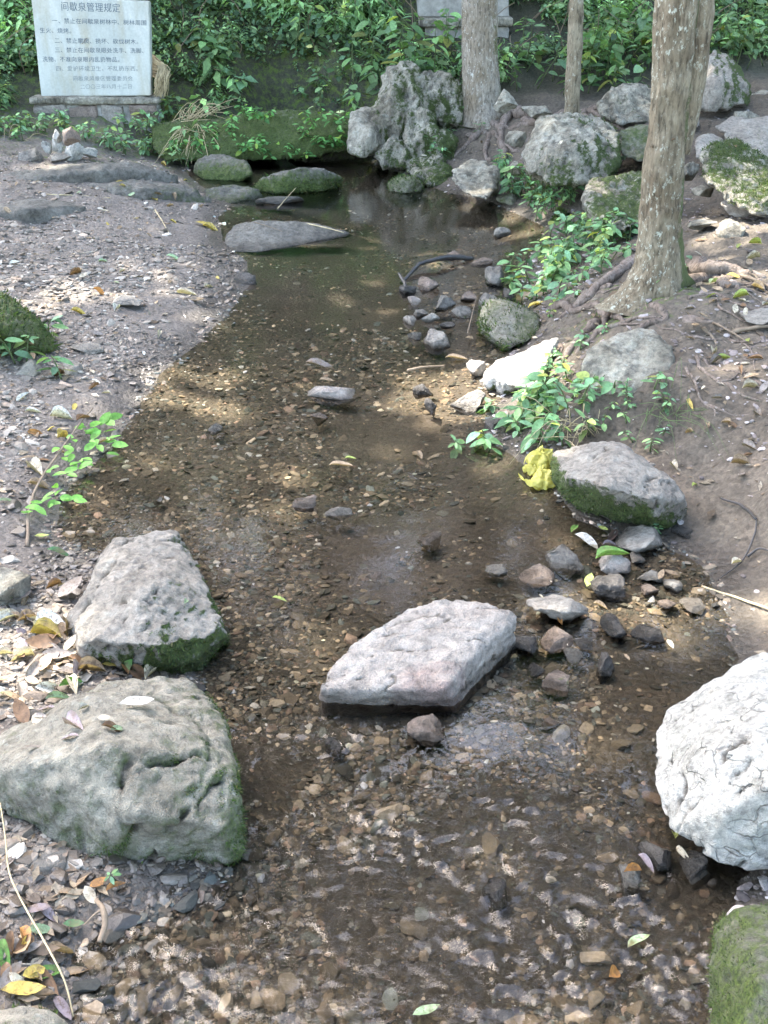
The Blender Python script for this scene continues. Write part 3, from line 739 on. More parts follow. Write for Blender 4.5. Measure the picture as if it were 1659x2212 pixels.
rock('boulder', [qq((1335, 280, 7.2), (1370, 272, 7.3), (1440, 275, 7.3), (1440, 340, 7.0), (1380, 350, 7.0), (1335, 335, 7.05), (1380, 280, 7.7), (1440, 340, 7.6))], 'mossy', .015, .025, 5, .006, smooth=4, seed=84, moss={'bias': .42, 'up': .2},
     label='mossy block of rock directly behind the big tree trunk', cat='boulder', wetz=-.1)
rock('limestone_rock', [qq((1262, 400, 6.0), (1290, 380, 6.1), (1380, 372, 6.1), (1420, 395, 6.0), (1420, 470, 5.6), (1350, 500, 5.5), (1290, 480, 5.6), (1262, 440, 5.8), (1350, 390, 6.5), (1300, 480, 6.3)),
                        qq((1390, 350, 6.3), (1430, 345, 6.3), (1440, 400, 6.1), (1390, 400, 6.1), (1410, 360, 6.6))], 'limestone', .013, .04, 7, .01, ridge=.03, smooth=3, seed=87, moss={'bias': 0.29, 'up': .25, 'low': .1},
     label='craggy limestone ledge overgrown with herbs, left of the big tree trunk', wetz=-.1)
rock('boulder', [qq((1500, 190, 8.2), (1520, 130, 8.3), (1548, 105, 8.4), (1580, 125, 8.35), (1612, 180, 8.2), (1612, 225, 8.1), (1560, 238, 8.0), (1500, 232, 8.1), (1550, 180, 8.0), (1540, 120, 8.9), (1600, 230, 8.8))], 'grey', .015, .035, 5, .007, ridge=.03, flute=.02, smooth=4, seed=91, moss={'bias': 0.17, 'dir': (.7, 0, .15)},
     label='pointed dark grey boulder at the foot of the hillside, right of the big trunk', cat='boulder', wetz=-.1)
rock('boulder', [qq((1290, 225, 8.3), (1320, 195, 8.4), (1350, 182, 8.4), (1420, 188, 8.4), (1430, 260, 8.1), (1340, 268, 8.0), (1295, 250, 8.1), (1370, 190, 8.9), (1300, 250, 8.8))], 'limestone', .016, .04, 6, .008, ridge=.03, flute=.02, smooth=3, seed=94, moss={'bias': 0.19},
     label='low craggy boulder among the roots between the thin tree and the big trunk', cat='boulder', wetz=-.1)
rock('boulder', [qq((1560, 285, 7.0), (1600, 255, 7.2), (1720, 245, 7.3), (1760, 330, 6.9), (1650, 350, 6.7), (1570, 330, 6.8), (1650, 280, 7.0), (1700, 260, 7.8), (1600, 330, 7.5))], 'grey', .016, .025, 5, .006, smooth=5, seed=97, moss={'bias': 0.10, 'low': .3}, label='smooth grey boulder at the right edge behind the mossy pale boulder', cat='boulder', wetz=-.1)
rock('boulder', [qq((1500, 300, 6.9), (1530, 285, 7.0), (1565, 300, 6.95), (1565, 340, 6.7), (1500, 345, 6.7), (1530, 300, 7.4), (1560, 340, 7.2))], 'grey', .014, .02, 6, .005, smooth=4, seed=99, moss={'bias': 0.05}, label='small grey boulder wedged between the big trunk and the right hand boulders', wetz=-.1)
rock('boulder', [qq((1508, 345, 5.9), (1530, 315, 6.0), (1570, 308, 6.1), (1640, 335, 6.0), (1720, 360, 5.9), (1720, 450, 5.3), (1640, 470, 5.2), (1560, 430, 5.4), (1515, 380, 5.7), (1610, 380, 5.6), (1600, 330, 6.5), (1700, 460, 6.0))], 'limestone', .013, .035, 6, .008, ridge=.02, smooth=4, seed=103, moss={'bias': .12, 'up': .55, 'fs': 4},
     label='pale boulder with a bright green moss cap at the right edge', cat='boulder', wetz=-.1)
rock('rock_shelf', [qq((1540, 275, 7.5), (1580, 250, 7.7), (1620, 248, 7.7), (1600, 280, 7.4), (1560, 290, 7.4), (1600, 260, 8.1))], 'grey', .016, .015, 6, .005, smooth=4, seed=104, moss={'bias': -.1}, label='narrow slanting rock in front of the pointed boulder', wetz=-.1)
rock('rock_shelf', [qq((1610, 205, 8.6), (1640, 195, 8.7), (1720, 200, 8.7), (1720, 240, 8.4), (1620, 235, 8.4), (1680, 205, 9.1))], 'limestone', .018, .02, 6, .005, smooth=4, seed=105, moss={'bias': 0.05}, label='flat pale rock right of the pointed boulder at the right edge', wetz=-.1)
rock('rock_ledge', [qq((330, 270, 9.1), (420, 262, 9.1), (520, 250, 9.15), (640, 240, 9.15), (740, 248, 9.1), (765, 280, 9.0), (760, 330, 8.95), (600, 345, 8.85), (480, 348, 8.75), (360, 350, 8.7), (330, 320, 8.8), (330, 270, 9.8), (750, 250, 9.8))], 'mossy', .022, .03, 4.5, .01, smooth=6, seed=108, moss={'bias': .85, 'dir': (0, -.2, 0)},
     label='long dark mossy rock ledge along the far side of the pool', cat='rock', wetz=.0)
rock('rock_ledge', [gg((-80, 2190, .06), (40, 2165, .08), (110, 2185, .07), (160, 2230, .05), (100, 2300, .07), (-80, 2300, .09), (20, 2240, .10)) + gg((-80, 2200, -.02), (170, 2260, -.02), (100, 2190, -.01))], 'mossy', .008, .012, 8, .004, smooth=5, seed=111, moss={'bias': .3}, label='dark mossy rock in the bottom left corner', wetz=-.05)

# ---- smaller stones, given by their extent
def ico(sub):
    bm = bmesh.new()
    bmesh.ops.create_icosphere(bm, subdivisions=sub, radius=1)
    V = np.array([v.co[:] for v in bm.verts]); Fc = np.array([[v.index for v in f.verts] for f in bm.faces])
    bm.free()
    return V, Fc
ICO = {k: ico(k) for k in (1, 2, 3, 4)}
def stone_shape(sub, seed, ncut=9, lo=.55, hi=.92, nz=.08):
    V, Fc = ICO[sub]
    V = V.copy()
    rg = np.random.default_rng(seed)
    for k in range(ncut):
        n = rg.normal(size=3); n /= np.linalg.norm(n)
        o = rg.uniform(lo, hi)
        d = V @ n - o
        V -= np.clip(d, 0, None)[:, None] * n
    V = V + V * (nz * fbm(V * 2.2 + seed, seed, 4))[:, None]
    V /= np.abs(V).max(axis=0)
    return V, Fc
def stone(x0, y0, x1, y1, z, hr, mat, seed, label, name='stone', cat='stone', moss=None, wetz=.006, group=None, sub=4):
    cx = .5 * (x0 + x1)
    pf = G(cx, y1, z)
    wd = (x1 - x0) * depth(pf) / F
    h = hr * wd * (.8 if seed > 240 else .95)
    for _ in range(12):
        yt = G(cx, y0, z + h).y
        d = (yt - pf.y) / .62
        if d < .5 * wd: h *= .85
        elif d > 1.7 * wd: h *= 1.12
        else: break
    d = min(max(d, .4 * wd), 2 * wd)
    V, Fc = stone_shape(sub, seed, 17, .34, .84, .14)
    V = V * np.array([wd / 2 * 1.04, d / 2, h * .78])
    V[:, 2] += h * .16
    V += (h * .09) * np.stack([fbm(V / wd * 14, seed + j, 3) for j in range(3)], -1)
    base = V[:, 2].min()
    loc = Vector((pf.x, pf.y + d / 2, z + base))
    V[:, 2] -= base
    me = mesh_np(name, V, Fc)
    Nn = vnormals(me).astype(float)
    Vw = V + np.array(loc)
    for k, a in (('moss', moss_attr(V, Nn, moss or {'bias': -.4}, seed)), ('wet', sstep(wetz + .02, wetz, Vw[:, 2] + .01 * fbm(Vw * 20, seed, 2)))):
        at = me.attributes.new(k, 'FLOAT', 'POINT'); at.data.foreach_set('value', a.astype(np.float32))
    o = obj(name, me, M[mat])
    o.location = loc
    tag(o, label, cat, group)
    ROCKS.append(o)
    return o
mo = {'bias': .1, 'low': .4}
mm = {'bias': .5}
STONES = [
 # pile by the plaque
 (30, 315, 82, 352, .2, .6, 'bluegrey', 201, 'grey stone at the left end of the pale stone pile', None),
 (88, 326, 148, 346, .2, .25, 'pale', 202, 'flat pale slab at the front of the stone pile', None),
 (128, 298, 172, 342, .2, .55, 'white', 203, 'cream white stone, tallest at the front of the stone pile', None),
 (165, 310, 203, 336, .2, .55, 'white', 204, 'cream stone at the right end of the stone pile', None),
 (88, 300, 110, 322, .24, .5, 'white', 205, 'small upright pale stone behind the flat slab of the pile', None),
 (108, 290, 132, 318, .26, .5, 'white', 206, 'second small upright stone of the pile, next to the white one', None),
 (128, 270, 168, 302, .34, .5, 'brown', 207, 'brown stone on top of the stone pile', None),
 (112, 278, 132, 300, .34, .7, 'white', 208, 'small white stone on top left of the stone pile', None),
 # stones in the bend of the stream
 (1055, 488, 1105, 515, -.0, .5, 'pale', 211, 'pale stone farthest up the stream bend', None),
 (1038, 573, 1092, 618, -.0, .6, 'bluegrey', 212, 'pale topped grey stone at the right of the bent stick', mo),
 (1018, 553, 1066, 574, -.0, .4, 'brown', 213, 'tan pointed stone at the end of the bent stick', None),
 (955, 533, 1005, 560, -.0, .5, 'brown', 214, 'tan stone half under the bent stick', None),
 (905, 598, 952, 630, -.0, .5, 'brown', 215, 'brown stone in front of the bent stick', None),
 (938, 632, 985, 672, -.0, .6, 'bluegrey', 216, 'dark grey green stone left of the moss slab', mo),
 (978, 660, 1022, 692, -.0, .5, 'bluegrey', 217, 'greenish stone beside the moss slab in the bend', mo),
 (1035, 635, 1085, 670, -.0, .5, 'bluegrey', 218, 'blue-grey stone touching the back of the moss slab', None),
 (880, 636, 908, 660, -.0, .6, 'pink', 219, 'small lilac stone at the fork of the bent stick', None),
 (888, 660, 928, 684, -.0, .5, 'grey', 220, 'grey stone left of the dark grey green stone', None),
 (912, 700, 980, 754, -.0, .55, 'grey', 221, 'angular pale grey stone nearest the camera in the bend', None),
 (872, 680, 905, 705, -.0, .5, 'grey', 222, 'small pale stone left of the angular grey stone', None),
 (905, 672, 950, 700, -.0, .45, 'pale', 223, 'flat pale stone behind the angular grey stone', None),
 (880, 712, 912, 735, -.0, .5, 'bluegrey', 224, 'small blue-grey stone beside the angular grey stone', None),
 (1005, 655, 1175, 765, -.0, .22, 'mossy', 225, 'low mossy slab lying in the bend below the herbs', mm),
 (862, 610, 900, 640, -.01, .3, 'dark', 226, 'dark stone under the forked end of the stick', None),
 # mid-stream
 (650, 830, 770, 866, 0, .22, 'pink', 231, 'flat pinkish stone in mid-stream level with the white rock', None),
 (1010, 776, 1056, 818, 0, .7, 'pink', 232, 'small pinkish stone left of the sunlit white rock', None),
 (892, 828, 940, 854, 0, .45, 'dark', 233, 'low dark green stone right of the flat pinkish stone', None),
 (918, 856, 950, 896, 0, .9, 'dark', 234, 'upright wet black stone near the flat pinkish stone', None),
 (975, 838, 1062, 890, 0, .4, 'grey', 235, 'grey stone in front of the sunlit white rock', None),
 (1040, 905, 1085, 940, 0, .5, 'dark', 236, 'wet dark stone under the five leafed sprig', None),
 (668, 886, 712, 914, -.01, .4, 'brown', 237, 'yellowish stone just below the flat pinkish stone', None),
 (618, 1066, 682, 1100, 0, .4, 'brown', 238, 'pale tan peaked stone in mid-stream', None),
 (702, 1092, 780, 1122, -.005, .3, 'grey', 239, 'flat glistening stone right of the tan peaked stone', None),
 (440, 915, 482, 938, -.005, .4, 'bluegrey', 240, 'small grey stone in the left shallows', None),
 (868, 1540, 964, 1604, 0, .5, 'brown', 241, 'wet round brown stone in front of the stepping stone', None),
 (700, 1598, 756, 1640, -.008, .5, 'dark', 242, 'dark wet stone breaking the riffle below the stepping stone', None),
 (1045, 1905, 1115, 1985, -.015, .6, 'dark', 243, 'black wet stone in the lower riffle', None),
 (1170, 1548, 1222, 1575, -.01, .5, 'brown', 244, 'small orange stone on the sandy bed', None),
 # right hand cluster
 (1145, 1275, 1306, 1356, 0, .35, 'grey', 251, 'broad flat grey stone right of the stepping stone', {'bias': -.1}),
 (1125, 1214, 1232, 1268, -.003, .3, 'brown', 252, 'flat brown stone behind the broad flat grey stone', None),
 (1188, 1170, 1272, 1242, -.005, .3, 'bluegrey', 253, 'dark slab behind the flat brown stone', None),
 (1342, 1134, 1448, 1216, .0, .5, 'grey', 254, 'wrinkled pale grey stone at the foot of the rounded boulder', None),
 (1284, 1198, 1368, 1252, .0, .5, 'pink', 255, 'pinkish broken stone under the long green leaf', None),
 (1285, 1238, 1368, 1304, 0, .6, 'dark', 256, 'wet black stone beside the broad flat grey stone', None),
 (1308, 1326, 1370, 1386, 0, .6, 'dark', 257, 'wedge shaped blue-black stone by the broad flat grey stone', None),
 (1370, 1350, 1442, 1392, -.003, .4, 'dark', 258, 'glossy dark stone lying low right of the wedge shaped one', None),
 (1175, 1444, 1252, 1500, -.004, .55, 'brown', 259, 'rounded olive brown mossy stone on the sand', {'bias': .25}),
 (1286, 1405, 1332, 1476, -.012, .4, 'dark', 260, 'long dark stone under water beside the olive brown stone', None),
 (1172, 1352, 1250, 1412, -.003, .4, 'brown', 261, 'wet brown stone in front of the broad flat grey stone', None),
 (1112, 1362, 1172, 1420, -.003, .4, 'dark', 262, 'wet dark stone tucked under the stepping stone corner', None),
 (1135, 1430, 1180, 1466, -.006, .5, 'dark', 263, 'small round dark stone left of the olive brown stone', None),
 (1470, 1102, 1522, 1132, .01, .5, 'bluegrey', 264, 'grey stone highest beside the right of the rounded boulder', None),
 (1460, 1128, 1518, 1172, .005, .5, 'dark', 265, 'dark round stone right of the rounded boulder foot', None),
 (1515, 1128, 1560, 1168, .01, .5, 'grey', 266, 'small grey stone next to the dark round one by the mud', None),
 (1385, 1225, 1440, 1258, .0, .5, 'pale', 267, 'small white and black stone in the right shallows', None),
 (1440, 1250, 1485, 1280, .0, .4, 'pale', 268, 'pale flat stone in the right shallows', None),
 (1395, 1818, 1472, 1892, .0, .7, 'dark', 269, 'larger black wet stone under the white boulder', None),
 (1480, 1838, 1548, 1908, .0, .5, 'dark', 270, 'black wet stone nearest the white boulder', None),
 (1345, 1866, 1398, 1932, -.005, .5, 'bluegrey', 271, 'grey stone beneath the wet leaves by the white boulder', None),
 (28, 1842, 128, 1925, .04, .4, 'bluegrey', 272, 'smooth grey stone below the green-stained boulder at the left', None),
 (-10, 1850, 35, 1890, .05, .4, 'pale', 273, 'small pale stone at the left edge beside a smooth grey one', None),
 (120, 770, 170, 815, .05, .4, 'grey', 274, 'grey stone on the gravel below the moss covered mound', None),
 (20, 770, 85, 820, .07, .5, 'mossy', 275, 'grey stone at the foot of the moss covered mound', {'bias': .1}),
 (130, 738, 220, 762, .06, .2, 'pale', 276, 'long flat stone on the gravel bank right of the moss mound', None),
 (230, 640, 300, 668, .07, .2, 'pale', 277, 'flat pale stone in the sunny patch of gravel', None),
 (330, 1070, 355, 1090, -.005, .4, 'bluegrey', 278, 'small grey stone left in the calm shallows', None),
 (1480, 680, 1545, 700, .34, .2, 'brown', 279, 'flat brown stone half buried in the path', None),
 (1610, 660, 1690, 705, .34, .35, 'grey', 280, 'brown-grey stone at the right edge of the path', None),
 (1560, 470, 1640, 520, .40, .3, 'limestone', 281, 'low pale rock in the path right of the big tree', None),
 (1480, 470, 1560, 500, .38, .25, 'limestone', 282, 'pale rock just right of the big trunk', {'bias': .1}),
 (1335, 640, 1400, 700, .2, .5, 'brown', 283, 'rounded brown stone between the roots of the big tree', None),
 (1195, 440, 1240, 478, .05, .6, 'mossy', 284, 'small bright green mossy hummock at the edge of the bend', {'bias': .8}),
 (1090, 280, 1140, 310, .34, .5, 'limestone', 285, 'small knob of limestone among the roots of the pale tree', None),
 (1070, 185, 1120, 225, .5, .7, 'limestone', 286, 'rough pale rock just right of the pale tree', None),
 (1130, 225, 1200, 255, .42, .4, 'limestone', 287, 'weathered rock between the pale tree and the thin tree', mo),
]
STONES += [
 (1465, 232, 1530, 262, .48, .4, 'grey', 291, 'low grey rock left of the pointed boulder foot', None), (1580, 238, 1650, 262, .5, .35, 'limestone', 292, 'pale rock below the right of the pointed boulder', None),
 (1400, 300, 1450, 330, .42, .5, 'mossy', 293, 'mossy stone peeping out left behind the big trunk', mm), (1470, 345, 1520, 380, .42, .6, 'limestone', 294, 'pale lump between the big trunk and the moss-capped boulder', None),
 (1500, 395, 1560, 425, .42, .4, 'limestone', 295, 'white-topped stone at the foot of the moss-capped boulder', None), (1580, 420, 1659, 462, .42, .3, 'grey', 296, 'flat grey stone under the right end of the moss-capped boulder', None),
 (1100, 345, 1140, 380, .2, .6, 'limestone', 297, 'pale stone between limestone lump and big pale boulder', mo), (1075, 415, 1125, 445, .02, .5, 'mossy', 298, 'green stone at the waterline right of the limestone lump', mm),
 (1385, 1262, 1425, 1290, -.002, .45, 'brown', 331, 'brown stone in the shallows just below the white and black one', None), (1425, 1290, 1475, 1318, .0, .35, 'brown', 332, 'flat brown stone right of the wedge shaped blue-black stone', None),
 (1480, 1290, 1540, 1325, .0, .3, 'grey', 333, 'greenish grey flat stone in the mud below the pale flat one', mo), (1368, 1195, 1400, 1222, .0, .5, 'grey', 334, 'small stone squeezed under the wrinkled pale grey stone', None),
 (1240, 1375, 1290, 1410, -.004, .45, 'dark', 335, 'black stone in the water between the broad flat stone and the long dark one', None), (1215, 1405, 1262, 1440, -.004, .4, 'bluegrey', 336, 'grey wet stone behind the olive brown stone', None),
 (1090, 1385, 1125, 1412, -.004, .5, 'dark', 337, 'small black stone at the right tip of the stepping stone', None), (1040, 1215, 1095, 1245, -.006, .35, 'pale', 338, 'whitish flat stone in the water above the stepping stone', None),
 (900, 1155, 955, 1190, -.012, .35, 'brown', 339, 'reddish sunken stone in mid-stream left of the rounded boulder', None), (1385, 1000, 1420, 1015, .1, .3, 'grey', 340, 'small grey stone behind the rounded boulder', None),
 (995, 630, 1030, 655, 0, .5, 'brown', 341, 'brown stone behind the greenish stone in the bend', None), (1080, 620, 1120, 650, 0, .5, 'dark', 342, 'dark stone by the herbs at the right of the bend', None), (950, 690, 985, 712, 0, .45, 'dark', 343, 'dark stone right behind the angular grey stone', None)]
for s in STONES:
    *a, mo_ = s
    stone(a[0], a[1], a[2], a[3], a[4], a[5], a[6], a[7], a[8], moss=mo_)

# ------------------------------------------------------------------ gravel
def in_view(P, m=60):
    px, py = to_px(P)
    return (px > -m) & (px < 1659 + m) & (py > -m) & (py < 2212 + m)
PT = [stone_shape(1, 900 + i, 6, .4, .85, .2)[0] for i in range(14)]
PT2 = [stone_shape(2, 940 + i, 10, .4, .85, .15)[0] for i in range(14)]
def scatter_pts(n, y0, y1, x0, x1, rg):
    y = np.exp(rg.uniform(np.log(y0), np.log(y1), n))
    x = rg.uniform(-1, 1, n) * (.40 * y + .1)
    return x, y
def pebble_cloud(x, y, r, cols, rg, sink=.36, flat=(.25, .6), tmpl=PT, Fc=ICO[1][1], zoff=None):
    n = len(x)
    z = terr(x, y) if zoff is None else zoff
    idx = rg.integers(0, len(tmpl), n)
    TV = np.stack(tmpl)[idx]                      # n,v,3
    sx = r * rg.uniform(.8, 1.35, n); sy = r * rg.uniform(.65, 1.1, n); sz = r * rg.uniform(*flat, n)
    TV = TV * np.stack([sx, sy, sz], -1)[:, None, :]
    ax, ay = rg.normal(0, .22, n), rg.normal(0, .22, n)
    TV[:, :, 2] += TV[:, :, 0] * np.tan(ax)[:, None] + TV[:, :, 1] * np.tan(ay)[:, None]
    a = rg.uniform(0, 2 * np.pi, n)
    c, s = np.cos(a)[:, None], np.sin(a)[:, None]
    X = TV[:, :, 0] * c - TV[:, :, 1] * s + x[:, None]
    Y = TV[:, :, 0] * s + TV[:, :, 1] * c + y[:, None]
    Z = TV[:, :, 2] + (z + sz * (1 - 2 * sink))[:, None]
    V = np.stack([X, Y, Z], -1).reshape(-1, 3)
    nv = TV.shape[1]
    Fa = (Fc[None] + (np.arange(n) * nv)[:, None, None]).reshape(-1, 3)
    return V, Fa, np.repeat(cols, nv, axis=0)
def palette(n, pal, wts, rg, var=.22):
    i = rg.choice(len(pal), n, p=np.array(wts) / sum(wts))
    c = np.array(pal)[i] * np.exp(rg.normal(0, var, (n, 1)))
    return np.clip(c, .01, .85)
PAL_BANK = [(.20, .17, .132), (.27, .232, .185), (.14, .12, .095), (.225, .172, .125), (.35, .31, .25), (.165, .132, .098)]
PAL_BED = [(.235, .185, .125), (.16, .13, .09), (.33, .275, .20), (.085, .08, .062), (.25, .18, .13), (.40, .375, .32), (.13, .14, .12)]
rg = np.random.default_rng(5)
def stuff_gravel(name, x, y, r, cols, mat, label, **kw):
    V, Fa, c = pebble_cloud(x, y, r, cols, rg, **kw)
    o = obj(name, mesh_np(name, V, Fa, False, c), M[mat])
    tag(o, label, 'gravel', kind='stuff')
    return o
INDIV = []   # the largest pebbles become things of their own
# dry bank
x, y = scatter_pts(110000, 1.3, 8.8, 0, 0, rg)
z = terr(x, y)
k = (z > .003) & (x < .5 * (left_x(y) + right_x(y))) & in_view(np.stack([x, y, z], -1))
k &= rg.random(len(x)) < np.where(y > 6.8, .4, 1) * np.clip(.9 - 1.6 * fbm(np.stack([x, y, x * 0], -1) * 2.0, 36, 3), .08, 1)
x, y, z = x[k][:17000], y[k][:17000], z[k][:17000]
r = np.clip(np.exp(rg.normal(np.log(.0058), .55, len(x))) * np.clip(.7 + .1 * y, .8, 1.3), .0025, .026)
c = palette(len(x), PAL_BANK, [4, 3, 3, 1.5, 1, 1.5], rg)
ppx, ppy = to_px(np.stack([x, y, z], -1))
ll = (ppy > 1880) & (ppx < 560)
keepm = ~ll | (rg.random(len(x)) < .3)
x, y, z, r, c, ll = x[keepm], y[keepm], z[keepm], r[keepm], c[keepm], ll[keepm]
c = c * np.where(ll, .7, 1)[:, None]
wetk = (z < .034) | ll
big = np.argsort(-r * (1 + .0 * y) / y)[:150]
bm_ = np.zeros(len(x), bool); bm_[big] = True
INDIV += [(x[i], y[i], z[i], r[i] * 1.15, c[i], 'wet' if wetk[i] else 'dry') for i in big]
d = ~wetk & ~bm_
stuff_gravel('gravel', x[d], y[d], r[d], c[d], 'pebble_dry', 'dry grey gravel covering the left bank')
d = wetk & ~bm_
stuff_gravel('shore_gravel', x[d], y[d], r[d], c[d], 'pebble_wet', 'dark wet gravel along the left water edge')
# stream bed
x, y = scatter_pts(220000, 1.2, 9.2, 0, 0, rg)
z = terr(x, y)
pch = fbm(np.stack([x, y, x * 0], -1) * 2.6, 33, 3)
k = (z < .006) & in_view(np.stack([x, y, z], -1)) & (rg.random(len(x)) < np.clip(.75 - 2.4 * pch, .10, 1))
x, y, z = x[k][:38000], y[k][:38000], z[k][:38000]
r = np.clip(np.exp(rg.normal(np.log(.0044), .58, len(x))) * np.clip(.8 + .1 * y, .9, 1.3), .002, .022)
c = palette(len(x), PAL_BED, [4, 3.5, 2, 3, 1.5, .8, 1.5], rg, .5)
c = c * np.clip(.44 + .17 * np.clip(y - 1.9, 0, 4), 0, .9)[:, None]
big = np.argsort(-r / y)[:110]
bm_ = np.zeros(len(x), bool); bm_[big] = True
INDIV += [(x[i], y[i], z[i], r[i] * 1.15, c[i], 'bed') for i in big]
d = ~bm_
near = d & (y < 2.1) & (r > .0085)
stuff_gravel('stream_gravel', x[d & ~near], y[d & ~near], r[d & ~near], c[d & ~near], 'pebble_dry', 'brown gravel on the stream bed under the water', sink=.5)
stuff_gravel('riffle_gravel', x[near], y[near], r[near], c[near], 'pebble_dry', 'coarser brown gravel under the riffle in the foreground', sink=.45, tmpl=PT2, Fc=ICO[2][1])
# right bank: sparse stones and grit
x, y = scatter_pts(46000, 1.1, 8.6, 0, 0, rg)
x = np.where(x > .2 * y, x + rg.random(len(x)) * (.45 * y + .8) * (rg.random(len(x)) < .6), x)
z = terr(x, y)
k = (z > .003) & (x > .5 * (left_x(y) + right_x(y))) & in_view(np.stack([x, y, z], -1), 1500) & (z < .7)
pch = fbm(np.stack([x, y, x * 0], -1) * 2.2, 35, 3)
k &= rg.random(len(x)) < np.clip(.35 + 1.2 * pch, .06, .9)
x, y, z = x[k][:7000], y[k][:7000], z[k][:7000]
r = np.clip(np.exp(rg.normal(np.log(.0062), .5, len(x))), .002, .024)
c = palette(len(x), [(.22, .18, .155), (.30, .26, .235), (.16, .13, .115), (.38, .34, .31)], [3, 2, 3, 1], rg)
wetk = z < .03
big = np.argsort(-r / y * in_view(np.stack([x, y, z], -1), 0))[:40]
bm_ = np.zeros(len(x), bool); bm_[big] = True
INDIV += [(x[i], y[i], z[i], r[i] * 1.1, c[i], 'mud') for i in big]
stuff_gravel('mud_grit', x[~bm_], y[~bm_], r[~bm_], c[~bm_], 'pebble_dry', 'scattered grit and small stones on the muddy right bank')
PME = []
for i in range(12):
    V, Fc = stone_shape(2, 1000 + i, 11, .4, .85, .15)
    me = mesh_np('pebble', V * np.array([1.1, .9, .6]), Fc, False, np.ones((len(V), 3)))
    me.materials.append(M['pebble_dry'])
    PME.append(me)
for m_ in list(PME):
    m2 = m_.copy(); m2.materials.clear(); m2.materials.append(M['pebble_wet']); PME.append(m2)
MARKS = {'dry': [((60, 840), 'just below the moss covered mound'), ((300, 610), 'in the sunny patch above the moss covered mound'), ((110, 1000), 'around the broken leafy branch'), ((60, 1420), 'left of the two big boulders'), ((60, 1950), 'in the lower left corner'), ((250, 800), 'between the moss covered mound and the stream'), ((230, 480), 'below the rock shelves')],
 'bed': [((300, 1050), 'in the calm left shallows'), ((650, 1000), 'in mid-stream below the flat pinkish stone'), ((750, 1300), 'above the stepping stone'), ((620, 1650), 'between the stepping stone and the left boulders'), ((1000, 1200), 'left of the rounded grey boulder'), ((1300, 1600), 'on the sand right of the stepping stone'), ((700, 2100), 'under the riffle at the bottom left'), ((1250, 2100), 'under the riffle at the bottom right'), ((1000, 1800), 'in the riffle below the stepping stone'), ((950, 850), 'in the sunny patch by the white rock'), ((700, 600), 'in the upper stream')],
 'wet': [((330, 850), 'at the edge opposite the white rock'), ((150, 1180), 'behind the pale grey boulder'), ((200, 1980), 'below the green-stained boulder'), ((470, 600), 'near the grey slab'), ((150, 1000), 'by the broken leafy branch')],
 'mud': [((1600, 650), 'on the path right of the big tree'), ((1550, 1000), 'on the slope right of the rounded boulder'), ((1500, 1280), 'in the right hand mud'), ((1300, 650), 'among the roots of the big tree'), ((1560, 800), 'on the sunny end of the path'), ((1200, 450), 'below the big pale boulder')]}
def near_mark(kd, P):
    px, py = to_px(np.array(P))
    return min(MARKS[kd], key=lambda m: (m[0][0] - px) ** 2 + (m[0][1] - py) ** 2)[1]
def tone(c):
    l = sum(c) / 3
    if c[0] > c[2] * 1.55: return 'orange-brown' if l > .2 else 'dark brown'
    return 'pale' if l > .31 else ('mid grey' if l > .19 else 'dark')
PL = {'dry': 'larger loose grey pebble on the dry left gravel bank', 'wet': 'dark wet pebble at the left water edge', 'bed': 'brown pebble lying on the stream bed under shallow water', 'mud': 'small loose stone on the muddy right bank'}
for (px_, py_, pz_, pr_, pc_, kd) in INDIV:
    o = bpy.data.objects.new('pebble', PME[random.randrange(12) + (12 if kd == 'wet' else 0)])
    o.location = (px_, py_, pz_ + pr_ * .12)
    o.scale = (pr_ * random.uniform(.9, 1.3), pr_ * random.uniform(.8, 1.1), pr_ * random.uniform(.6, 1.1))
    o.rotation_euler = (random.gauss(0, .2), random.gauss(0, .2), random.uniform(0, 6.28))
    o.color = (*pc_, 1)
    link(o)
    tag(o, tone(pc_) + ' ' + {'dry': 'pebble on the gravel', 'wet': 'wet pebble at the waterline', 'bed': 'pebble under shallow water', 'mud': 'small stone'}[kd] + ' ' + near_mark(kd, (px_, py_, pz_)), 'pebble', {'dry': 'pebbles on the dry gravel bank', 'wet': 'wet pebbles at the left water edge', 'bed': 'pebbles on the stream bed', 'mud': 'small stones on the right bank'}[kd])
